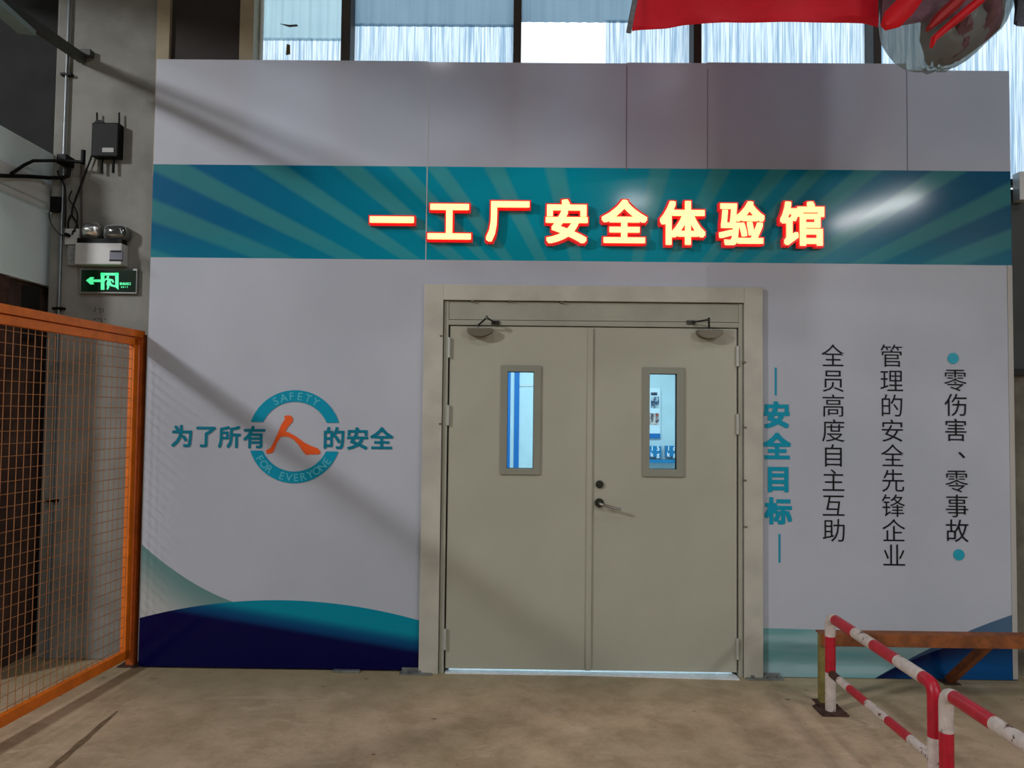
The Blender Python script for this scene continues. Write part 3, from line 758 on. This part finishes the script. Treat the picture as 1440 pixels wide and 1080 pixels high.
# ------------------------------------------------------------------ things on the column
# conduit
pa, pb = P(93, 0, YC - .03), P(88, 440, YC - .03)
X = P(93, 130, YC - .02).x
pipe_m = mat('grey_conduit', L((120, 126, 128)), .35, .6)
cd_ = thing('conduit', (X, YC - .02, .0), 'thin grey steel conduit running up the left side of the concrete column', 'pipe')
build(G().tube([(X, YC - .02, .01), (X, YC - .02, HZ - .01)], .0105, 10), 'pipe', pipe_m, cd_, smooth=True)
g = G()
for v in (105, 434, 704):
    zq = P(90, v, YC - .02).z; g = G().box((X - .035, YC - .034, zq - .008), (X + .035, YC, zq + .008)); build(g, 'pipe_clip', black_plastic, cd_, bevel=.002)
# dark horizontal pipes
g = G(); yp = YC - .05
pl = [P(-60, 246, -.75), P(0, 247, -.34), P(40, 248, -.06), P(68, 250, yp), P(90, 249.5, yp), P(96, 247, yp), P(97, 240, yp), P(97, 236, yp)]
hp = thing('service_pipe', tuple(pl[3]), 'dark pipe with an elbow crossing the column above the white wall band, lower of two', 'pipe')
build(G().tube(pl, .012, 10), 'pipe', black_plastic, hp, smooth=True)
pl = [P(16, 244, -.24), P(34, 232, -.08), P(47, 226, -.04), P(90, 226, yp - .045), P(117, 228, yp - .045)]
hp2 = thing('service_pipe', tuple(pl[3]), 'dark pipe rising to the column and ending in a tee, upper of two', 'pipe')
build(G().tube(pl, .010, 10), 'pipe', black_plastic, hp2, smooth=True)
q = P(117, 220, yp - .03); build(G().tube([q + Vector((0, 0, -.05)), q + Vector((0, 0, .04))], .014, 10), 'tee', black_plastic, hp2, smooth=True)
q = P(88, 224, yp - .03); build(G().box((q.x - .03, yp - .045, q.z - .03), (q.x + .03, YC, q.z + .03)), 'pipe_clamp', black_plastic, hp2, bevel=.004)
# overhead strut rail towards the camera and batten
y_e = YC; e = P(118, 84, y_e)
sr = thing('strut_rail', tuple(e), 'dark steel strut running from the column towards the camera, top left', 'rail')
build(G().obox((e.x, e.y - .01, e.z), (e.x - .30, e.y - 2.9, e.z), .045, .055), 'rail', dark_metal, sr, bevel=.004)
q = P(121, 78, YC); build(G().box((q.x - .07, YC - .05, q.z - .02), (q.x + .055, YC, q.z + .02)), 'bracket', dark_metal, sr, bevel=.003)
q = P(12, 24, -.9)
bt = build(G().obox(P(38, 45, -.42), P(-30, -14, -1.2), .09, .03), 'cable_tray', mat('pale_green_grey_tray', L((128, 148, 146)), .5), base=tuple(P(38, 45, -.42)))
tag(bt, 'pale grey cable tray beside the dark strut in the top left corner', 'cable tray')
# router
q0, q1 = P(136, 225, YC), P(175, 178, YC)
ro = thing('wireless_access_point', ((q0.x + q1.x) / 2, YC, q0.z), 'black wireless access point box with four antennas on the concrete column', 'router')
g = G(); g.box((q0.x, YC - .07, q0.z), (q1.x, YC, q1.z)); build(g, 'housing', black_plastic, ro, bevel=.008)
g = G(); g.poly([(q0.x + .04 + .03 * math.cos(t * PI / 8), q1.z + .02 * math.sin(t * PI / 8)) for t in range(0, 9)], YC - .06, YC - .01); build(g, 'cable_gland', black_plastic, ro)
for u in (140, 171): a_ = P(u, 178, YC); b_ = P(u, 161, YC); build(G().tube([(a_.x, YC - .03, a_.z), (b_.x, YC - .03, b_.z)], .0055, 8), 'antenna', black_plastic, ro)
for u in (147, 163): a_ = P(u, 226, YC); b_ = P(u - .5, 245, YC); build(G().tube([(a_.x, YC - .03, a_.z), (b_.x, YC - .03, b_.z)], .009, 8), 'antenna', black_plastic, ro)
a_, b_ = P(144, 214, YC - .07), P(160, 208, YC - .07); build(G().box((a_.x, YC - .0725, a_.z), (b_.x, YC - .068, b_.z)), 'sticker', mat('grey_sticker', L((150, 150, 148)), .5), ro)
# cable from the router down to the socket
def cable(uvs, r, label, y=None):
    pts = []
    y = YC - .02 if y is None else y
    ctrl = [P(u, v, y) for u, v in uvs]
    for i in range(len(ctrl) - 1):
        p0, p1, p2, p3 = ctrl[max(i - 1, 0)], ctrl[i], ctrl[i + 1], ctrl[min(i + 2, len(ctrl) - 1)]
        for k in range(6):
            t = k / 6; pts.append(.5 * ((2 * p1) + (-p0 + p2) * t + (2 * p0 - 5 * p1 + 4 * p2 - p3) * t * t + (-p0 + 3 * p1 - 3 * p2 + p3) * t ** 3))
    pts.append(ctrl[-1]); b0 = tuple(pts[0])
    return tag(build(G().tube(pts, r, 7), 'cable', black_plastic, base=b0, smooth=True), label, 'cable')
cable([(136, 182), (132, 196), (130, 215), (122, 238), (113, 262), (106, 280), (101, 300), (107, 312), (110, 326), (103, 334), (97, 326), (96, 312), (100, 302)], .0055, 'black cable looping down from the wireless box to the socket')
cable([(81, 240), (84, 250), (91, 262), (92, 290), (91, 320)], .0055, 'short black cable beside the conduit above the small power adapter', YC - .045)
cable([(74, 294), (69, 300), (72, 314), (82, 328), (92, 332), (98, 333)], .003, 'thin black lead hanging from the power adapter to the wall socket', YC - .04)
cable([(101, 268), (97, 280), (104, 290), (109, 302), (107, 318), (101, 330)], .0045, 'coiled black cable loop above the wall socket', YC - .035)
g = G().tube([P(114, 232, YC - .012), P(114.5, 330, YC - .012), P(114.5, 372, YC - .012)], .006, 8)
tag(build(g, 'cable_duct', mat('brown_thin_duct', L((60, 50, 46)), .6), base=tuple(P(114, 372, YC - .012))), 'thin dark tube down the column to the emergency lamp', 'pipe')
# adapter
q0, q1 = P(76, 300, YC), P(91, 279, YC)
ad = thing('power_adapter', ((q0.x + q1.x) / 2, YC, q0.z), 'small black power adapter plugged in left of the conduit', 'adapter')
build(G().box((q0.x, YC - .05, q0.z), (q1.x, YC, q1.z)), 'housing', black_plastic, ad, bevel=.006)
g = G()
for dz in (.02, .07): g.box((q0.x - .012, YC - .035, q0.z + dz), (q0.x + .002, YC - .02, q0.z + dz + .01))
build(g, 'plug_pin', steel, ad)
# socket
q0, q1 = P(94.5, 345, YC), P(115.5, 323, YC)
so = thing('wall_socket', ((q0.x + q1.x) / 2, YC, q0.z), 'white wall socket on the column left of the emergency lamp', 'socket')
pw = mat('aged_white_plastic', L((186, 188, 186)), .4, var=.08)
build(G().box((q0.x, YC - .03, q0.z), (q1.x, YC, q1.z)), 'socket_plate', pw, so, bevel=.004)
c_ = P(101, 333, YC); build(G().tube([(c_.x, YC - .03, c_.z), (c_.x, YC - .065, c_.z)], .012, 10), 'plug', black_plastic, so)
g = G(); c_ = P(108, 327, YC); g.box((c_.x - .012, YC - .032, c_.z - .003), (c_.x - .002, YC - .03, c_.z + .006)); g.box((c_.x + .004, YC - .032, c_.z - .003), (c_.x + .012, YC - .03, c_.z + .006)); build(g, 'socket_hole', black_rubber, so)
q0, q1 = P(96, 374, YC), P(113, 346, YC)
tag(build(G().box((q0.x, YC - .02, q0.z), (q1.x, YC, q1.z)), 'junction_box', mat('scuffed_grey_cover', L((132, 136, 136)), .5, var=.3, vscale=40), base=((q0.x + q1.x) / 2, YC, q0.z), bevel=.004), 'scuffed grey cover box below the wall socket', 'junction box')
# twin-head emergency lamp
q0, q1 = P(115.5, 375, YC), P(181, 346, YC)
em = thing('emergency_lamp', ((q0.x + q1.x) / 2, YC, q0.z), 'white twin-head emergency lamp above the green exit sign', 'lamp')
build(G().box((q0.x, YC - .085, q0.z), (q1.x, YC, q1.z)), 'battery_case', pw, em, bevel=.006)
a_, b_ = P(154, 367, YC - .085), P(173, 352, YC - .085); build(G().box((a_.x, YC - .088, a_.z), (b_.x, YC - .08, b_.z)), 'display_window', mat('grey_display', L((96, 98, 112)), .3), em, bevel=.002)
g = G(); w_ = (b_.x - a_.x); g.box((a_.x + .01, YC - .090, b_.z - .012), (b_.x - .01, YC - .087, b_.z - .004)); g.box((a_.x, YC - .090, a_.z), (b_.x, YC - .087, a_.z + .008)); build(g, 'display_edge', black_plastic, em)
refl = mat('foil_reflector', L((215, 215, 212)), .16, 1., bmp=.9, bscale=60)
dglass = mat('smoky_lens', L((120, 124, 122)), .12, .8, bmp=.3, bscale=30)
g = G().box((P(118, 346, YC).x, YC - .08, P(118, 346, YC).z - .002), (P(181, 340, YC).x, YC - .02, P(181, 339, YC).z)); build(g, 'lamp_bracket', black_plastic, em, bevel=.003)
for (u0, v0, u1, v1, m_) in ((116, 314, 143, 335, refl), (147, 317, 180, 338, dglass)):
    a_, b_ = P(u0, v1, YC - .06), P(u1, v0, YC - .06); cxq, czq = (a_.x + b_.x) / 2, (a_.z + b_.z) / 2; hw, hh = (b_.x - a_.x) / 2, (b_.z - a_.z) / 2
    ov = [(cxq + hw * math.copysign(abs(math.cos(t)) ** .6, math.cos(t)), czq + hh * math.copysign(abs(math.sin(t)) ** .6, math.sin(t))) for t in [i * PI / 12 for i in range(24)]]
    g = G(); g.poly(ov, YC - .075, YC - .01); hd = build(g, 'lamp_head', mat('grey_lamp_shell', L((96, 98, 94)), .5), em)
    ov2 = [(cxq + (x - cxq) * .94, czq + (z_ - czq) * .92) for x, z_ in ov]
    g = G(); n = len(ov2); ctr = (cxq, YC - .105, czq); rings = [(1., -.075), (.85, -.092), (.55, -.102)]
    for s_, y_ in rings: g.v += [(cxq + (x - cxq) * s_, YC + y_, czq + (z_ - czq) * s_) for x, z_ in ov2]
    g.v.append(ctr)
    for k in range(2):
        for i in range(n): j = (i + 1) % n; g.f.append((k * n + i, k * n + j, (k + 1) * n + j, (k + 1) * n + i)); g.mi.append(0)
    for i in range(n): g.f.append((2 * n + i, 2 * n + (i + 1) % n, 3 * n)); g.mi.append(0)
    build(g, 'lens', m_, hd, smooth=True)
# exit sign
q0, q1 = P(111.5, 412.5, YC - .02), P(194, 378, YC - .02)
ex = thing('exit_sign', ((q0.x + q1.x) / 2, YC, q0.z), 'green lit exit sign with left arrow and running figure on the column', 'exit sign')
build(G().box((q0.x, YC - .026, q0.z), (q1.x, YC, q1.z)), 'frame', mat('aluminium_edge', L((150, 152, 150)), .3, .7), ex, bevel=.003)
f0, f1 = P(114, 410, YC - .026), P(191.5, 380.5, YC - .026)
build(G().box((f0.x, YC - .029, f0.z), (f1.x, YC - .024, f1.z)), 'panel', mat('dark_green_glass', L((4, 22, 10)), .2, emit=(0, .1, .03), es=.04), ex)
gm = mat('lit_green', (.1, .8, .4), .5, emit=(.08, .95, .36), es=.75)
def zpt(a, b): q = P(100 + a / 6.75, 300 + b / 6.75, YC - .03); return (q.x, q.z)   # from the close-up
def pg(pts, yo=0.): return G().poly([zpt(*p) for p in pts], YC - .0315 - yo, YC - .028)
build(pg([(142, 637), (185, 605), (220, 607), (205, 628), (285, 628), (285, 652), (205, 652), (220, 672), (185, 676)]), 'arrow', gm, ex)
g = pg([(283, 566), (316, 566), (316, 725), (283, 725)])
for poly in ([(283, 566), (450, 566), (450, 590), (283, 590)], [(420, 566), (450, 566), (450, 725), (420, 700)]):
    h_ = pg(poly); n = len(g.v); g.v += h_.v; g.f += [tuple(n + i for i in f) for f in h_.f]; g.mi += h_.mi
build(g, 'door_symbol', gm, ex)
g = G()
for poly in ([(340, 596), (356, 592), (362, 606), (350, 616), (338, 610)], [(330, 615), (358, 618), (398, 628), (408, 655), (396, 658), (384, 640), (372, 640), (385, 672), (425, 688), (420, 702), (372, 690), (358, 680), (362, 700), (350, 724), (336, 720), (344, 700), (336, 670), (346, 634), (328, 630), (318, 650), (308, 646)]):
    h_ = pg(poly); n = len(g.v); g.v += h_.v; g.f += [tuple(n + i for i in f) for f in h_.f]; g.mi += h_.mi
build(g, 'running_figure', gm, ex)
g = G()
for i, c_ in enumerate('安全出口'):
    q = zpt(474 + i * 27, 668); put(g, c_, .0185, q[0], YC - .031, q[1], .0006)
for i, c_ in enumerate('EXIT'):
    q = zpt(480 + i * 18, 700); put(g, c_, .013, q[0], YC - .031, q[1], .0005)
build(g, 'sign_lettering', gm, ex)
# faint stencilled marks under the sign
g = G()
for (u, v, w_, h_) in ((133, 437, 4, 2), (134, 434, 1.5, 4), (140, 434, 5, 1.5), (141, 438, 1.5, 6), (145, 436, 1.5, 5), (133, 449, 4, 2), (140, 448, 5, 1.5), (143, 451, 2, 5), (148, 449, 3, 1.5)):
    q = P(u, v, YC); g.box((q.x - w_ * PX / 2, YC - .0015, q.z - h_ * PX / 2), (q.x + w_ * PX / 2, YC + .001, q.z + h_ * PX / 2))
build(g, 'stencil_mark', mat('faded_grey_ink', L((88, 90, 90)), .8), bpy.data.objects['column'])
# small white box at the banner's right edge
q0, q1 = P(1424, 285, .13), P(1437, 246, .13)
tag(build(G().box((q0.x, .06, q0.z), (q1.x, .13, q1.z)), 'wall_box', white_metal, base=((q0.x + q1.x) / 2, .1, q0.z), bevel=.004), 'small white box on the wall at the upper right edge of the banner', 'box')

# ------------------------------------------------------------------ overhead: red cloth, film sack
YR = -1.25
rod_z = P(1100, -420, YR).z
bm_ = build(G().tube([(P(840, 0, YR).x, YR, rod_z), (3.3, YR, rod_z)], .03, 12), 'support_pipe', dark_steel, base=(1.5, YR, rod_z), smooth=True)
tag(bm_, 'overhead steel pipe that carries the red cloth, above the picture edge', 'pipe')
g = G()
for x in (.45, 3.2): g.tube([(x, YR, rod_z), (x, YR, HZ)], .008, 8)
build(g, 'hanger', dark_steel, bm_)
red_c = mat('bright_red_cloth', (.92, .02, .035), .6, var=.12, vscale=7., bmp=.6, bscale=14)
def add_trans(m, f, col):
    nt = m.node_tree; tr = nt.nodes.new('ShaderNodeBsdfTranslucent'); tr.inputs[0].default_value = (*col, 1); mx = nt.nodes.new('ShaderNodeMixShader'); mx.inputs[0].default_value = f
    nt.links.new(bsdf(m).outputs[0], mx.inputs[1]); nt.links.new(tr.outputs[0], mx.inputs[2]); nt.links.new(mx.outputs[0], nt.nodes['Material Output'].inputs[0])
add_trans(red_c, .5, (1., .02, .04))
def cloth_loop(bottom, y_c, depth, seed, nx=60, folds=.018, single=False):
    """sling of cloth folded over the pipe; bottom = [(u, v)...] lower edge in the y_c plane"""
    rnd = random.Random(seed); ph = [rnd.uniform(0, 6) for _ in range(6)]; g = G(); nr = 26
    bx = [P(u, v, y_c) for u, v in bottom]
    def bz(x):
        for a, b in zip(bx, bx[1:]):
            if a.x <= x <= b.x: t = (x - a.x) / (b.x - a.x); return a.z + (b.z - a.z) * t
        return bx[-1].z
    x0, x1 = bx[0].x, bx[-1].x
    for i in range(nx + 1):
        x = x0 + (x1 - x0) * i / nx; zb_ = bz(min(max(x, x0), x1))
        for j in range(nr):
            t = j / nr; a = 2 * PI * t          # closed slim loop
            if single: a = -PI * j / (nr - 1) * .94   # one hanging layer with the hem turned under
            zc = (rod_z - .034 + zb_) / 2; hz = (rod_z - .034 - zb_) / 2
            ww = depth * (.55 + .45 * (-math.cos(a))) * .5
            k = folds * math.sin(9 * x + 3.2 * math.cos(a) + ph[0]) + folds * .7 * math.sin(17 * x + ph[1] + 5 * t) + folds * .8 * math.sin(14 * zc + 22 * hz * math.cos(a) + 2 * x + ph[2])
            yy = y_c + (ww + .02) * math.sin(a) + k * (1 if abs(math.sin(a)) > .15 else .2)
            g.v.append((x + (.025 * math.cos(a) if i == 0 else 0), yy, zc - hz * math.cos(a)))
    for i in range(nx):
        for j in range(nr - (1 if single else 0)):
            g.f.append((i * nr + j, (i + 1) * nr + j, (i + 1) * nr + (j + 1) % nr, i * nr + (j + 1) % nr)); g.mi.append(0)
    return g
g = cloth_loop([(883, 44), (900, 42), (938, 40), (960, 36), (1020, 31), (1100, 31), (1190, 33), (1215, 34), (1234, 39)], YR, .30, 3, single=True)
b0 = P(1050, 33, YR)
rc_ = thing('red_cloth', (b0.x, YR, b0.z), 'bright red cloth slung over the overhead pipe at the top of the picture', 'cloth')
build(g, 'fabric', red_c, rc_, smooth=True)
g = G().tube([P(884, 46, YR - .06), P(889, 20, YR - .08), P(897, -20, YR - .09), P(903, -60, YR - .05)], .012, 8)
build(g, 'hem', mat('grey_knotted_hem', L((120, 122, 130)), .8, var=.3, vscale=60, bmp=1., bscale=80), rc_, smooth=True)
# purple-grey folded end
pur = mat('dusky_purple_cloth', L((122, 92, 104)), .7, var=.35, vscale=9., bmp=.5, bscale=12); add_trans(pur, .3, L((120, 80, 92)))
g = cloth_loop([(1236, 38), (1245, 41), (1262, 37), (1300, 30), (1318, 30), (1336, 28), (1356, 14), (1376, -8), (1392, -30)], YR - .12, .2, 9, 30, .012)
fb = thing('plastic_sack', tuple(P(1312, 97, YR + .12)), 'cloudy plastic film bag with purple folded cloth bulging down, top right', 'bag')
build(g, 'folded_cloth', pur, fb, smooth=True, label='dusky purple folded cloth')
def ribbon(pts, w, m, parent, y):
    g = G(); q = [P(u, v, y) for u, v in pts]
    for i, p in enumerate(q):
        d = (q[min(i + 1, len(q) - 1)] - q[max(i - 1, 0)]).normalized(); n_ = Vector((-d.z, 0, d.x)); ww = w[i] if isinstance(w, (list, tuple)) else w
        for a, dy in ((-1, .0), (-.4, -.02), (.4, -.02), (1, .0)): r_ = p + n_ * ww * a / 2; g.v.append((r_.x, r_.y + dy + .004 * math.sin(i), r_.z))
        for a in (1, -1): r_ = p + n_ * ww * a / 2; g.v.append((r_.x, r_.y + .01, r_.z))
    for i in range(len(q) - 1):
        for k in range(6): g.f.append((i * 6 + k, (i + 1) * 6 + k, (i + 1) * 6 + (k + 1) % 6, i * 6 + (k + 1) % 6)); g.mi.append(0)
    g.f.append(tuple(range(6))); g.mi.append(0); e_ = (len(q) - 1) * 6; g.f.append(tuple(e_ + k for k in reversed(range(6)))); g.mi.append(0)
    return build(g, 'red_fold', m, parent, smooth=True)
ribbon([(1243, 38), (1256, 26), (1274, 8), (1290, -12), (1310, -50)], [.03, .09, .09, .08, .06], red_c, fb, YR - .25)
# film sack with dark bundle and red cords
film = bpy.data.materials.new('cloudy_plastic_film'); film.use_nodes = True; nt = film.node_tree; b = bsdf(film)
b.inputs['Base Color'].default_value = (*L((190, 202, 200)), 1); b.inputs['Roughness'].default_value = .22
tp = nt.nodes.new('ShaderNodeBsdfTransparent'); tp.inputs[0].default_value = (.85, .9, .9, 1); tl = nt.nodes.new('ShaderNodeBsdfTranslucent'); tl.inputs[0].default_value = (*L((176, 190, 188)), 1)
m1 = nt.nodes.new('ShaderNodeMixShader'); m1.inputs[0].default_value = .5; m2 = nt.nodes.new('ShaderNodeMixShader'); m2.inputs[0].default_value = .42
nt.links.new(b.outputs[0], m1.inputs[1]); nt.links.new(tl.outputs[0], m1.inputs[2]); nt.links.new(m1.outputs[0], m2.inputs[1]); nt.links.new(tp.outputs[0], m2.inputs[2]); nt.links.new(m2.outputs[0], nt.nodes['Material Output'].inputs[0])
bump(film, noise(film, 8, 4), .6, .02)
def sack(outl, y_c, depth, mat_, name, parent, amp=.0):
    """outl: left and right picture points per level from bottom up"""
    g = G(); ns = 28
    lv = [(P(a, v, y_c), P(b_, v, y_c)) for a, b_, v in outl]
    for li, (a, b_) in enumerate(lv):
        cx_, hw = (a.x + b_.x) / 2, (b_.x - a.x) / 2
        dp = depth * min(1., .12 + li / 4.)
        for k in range(ns):
            t = 2 * PI * k / ns; w_ = 1 + amp * math.sin(5 * t + li * 1.3) * (abs(math.sin(t)))
            g.v.append((cx_ + hw * math.cos(t), y_c + dp * math.sin(t) * w_, a.z + amp * .06 * math.sin(7 * t)))
    for li in range(len(lv) - 1):
        for k in range(ns): g.f.append((li * ns + k, li * ns + (k + 1) % ns, (li + 1) * ns + (k + 1) % ns, (li + 1) * ns + k)); g.mi.append(0)
    g.f.append(tuple(range(ns))); g.mi.append(0)
    return build(g, name, mat_, parent, smooth=True)
YS = YR + .12
sk = fb
sack([(1300, 1322, 98), (1285, 1342, 94), (1272, 1356, 86), (1260, 1368, 76), (1250, 1380, 64), (1243, 1393, 52), (1240, 1404, 42), (1238, 1412, 30), (1240, 1420, 10), (1246, 1420, -30), (1258, 1410, -72), (1280, 1390, -200)], YS, .17, film, 'film', sk, .12)
brown_c = mat('dark_wine_cloth', L((104, 74, 80)), .8, var=.35, vscale=9., bmp=.6, bscale=14)
sack([(1308, 1326, 86), (1306, 1346, 82), (1304, 1362, 72), (1302, 1378, 60), (1298, 1392, 48), (1300, 1402, 38), (1300, 1408, 20), (1300, 1410, -10), (1296, 1405, -75), (1300, 1380, -190)], YS - .03, .145, brown_c, 'bundle', sk, .3)
ribbon([(1310, 66), (1314, 54), (1330, 40), (1352, 22), (1376, 2), (1400, -22)], [.01, .025, .03, .035, .035, .03], red_c, sk, YS - .37)
ribbon([(1304, 42), (1322, 24), (1344, 4), (1362, -14)], [.015, .045, .05, .04], mat('deep_red_cloth', L((170, 30, 28)), .7), sk, YS - .36)
g = cloth_loop([(1424, 30), (1428, 36), (1440, 37), (1500, 36), (1560, 38)], YR, .2, 5, 20, .02)
gy = thing('grey_cloth', tuple(P(1450, 36, YR + .05)), 'dark grey cloth over the overhead pipe in the top right corner', 'cloth')
build(g, 'fabric', mat('slate_grey_cloth', L((84, 88, 98)), .8, var=.5, vscale=7., bmp=.4, bscale=12), gy, smooth=True)

# ------------------------------------------------------------------ hall lamps (housing around each light)
for i, (lx, ly, pw_, sz) in enumerate(LAMPS):
    t = thing('high_bay_lamp', (lx, ly, LZ), 'round high bay lamp under the hall ceiling, outside the picture', 'lamp', 'hall lamps out of the picture')
    g = G().tube([(lx, ly, LZ), (lx, ly, LZ + .06), (lx, ly, LZ + .2), (lx, ly, HZ)], [sz * .6, sz * .58, .1, .02], 24); build(g, 'housing', dark_metal, t)

# crane beam in the bay to the left, outside the picture: its lower edge cuts the light of the left lamp
cb = build(G().box((-4.3, -10., 4.62), (-3.9, -.4, 4.66)).box((-4.12, -10., 4.66), (-4.08, -.4, 5.5)).box((-4.3, -10., 5.5), (-3.9, -.4, 5.54)), 'crane_beam', dark_metal, base=(-4.1, -5, 4.62))
g = G()
for yy in (-9., -5., -1.): g.box((-4.13, yy - .05, 5.54), (-4.07, yy + .05, HZ))
build(g, 'hanger', dark_metal, cb)
tag(cb, 'steel crane beam along the left bay, outside the picture', 'beam')

dg = build(G().box((-3.4, -5.1, 4.46), (8.5, -4.7, 4.50)).box((-3.4, -4.93, 4.50), (8.5, -4.87, 5.05)).box((-3.4, -5.1, 5.05), (8.5, -4.7, 5.09)), 'shading_girder', dark_metal, base=(2.5, -4.9, 4.46))  # added out of view to keep rear lamp light off the banner top
g = G()
for xx in (-3., 2.5, 8.): g.box((xx - .05, -4.93, 5.09), (xx + .05, -4.87, HZ))
build(g, 'hanger', dark_metal, dg)
tag(dg, 'added unseen girder above the camera that shades the top of the banner', 'beam')

c0, c1 = F(165, 1000), F(60, 1092)
n_ = (c1 - c0).normalized().cross(Vector((0, 0, 1))); g = G(); K = 14; rnd = random.Random(4)
L_, R_ = [], []
for i in range(K + 1):
    p = c0.lerp(c1, i / K) + n_ * rnd.uniform(-.002, .002); w_ = .005 + .012 * min(1, i / 4) * rnd.uniform(.6, 1.2)
    L_.append((p.x - n_.x * w_, p.y - n_.y * w_, .0016)); R_.append((p.x + n_.x * w_, p.y + n_.y * w_, .0016))
g.v = L_ + R_; g.f = [(i, i + 1, K + 2 + i, K + 1 + i) for i in range(K)]; g.mi = [0] * K
build(g, 'filled_joint', mat('dark_filled_joint', L((120, 96, 68)), .8, var=.3, vscale=20.), bpy.data.objects['floor'])

tt = thing('tube_lamp', (7.35, -11.22, LZ), 'long tube lamp under the hall ceiling far behind the camera', 'lamp')
hd = Vector((-.297, .955, 0)) * 0 + Vector((.297, .955, 0))
g = G().obox(Vector((7.35, -11.22, LZ + .04)) - hd * 1.22, Vector((7.35, -11.22, LZ + .04)) + hd * 1.22, .3, .06); build(g, 'housing', dark_metal, tt)
g = G()
for k in (-1, 1): p = Vector((7.35, -11.22, 0)) + hd * k; g.tube([(p.x, p.y, LZ + .07), (p.x, p.y, HZ)], .01, 6)
build(g, 'hanger', dark_metal, tt)
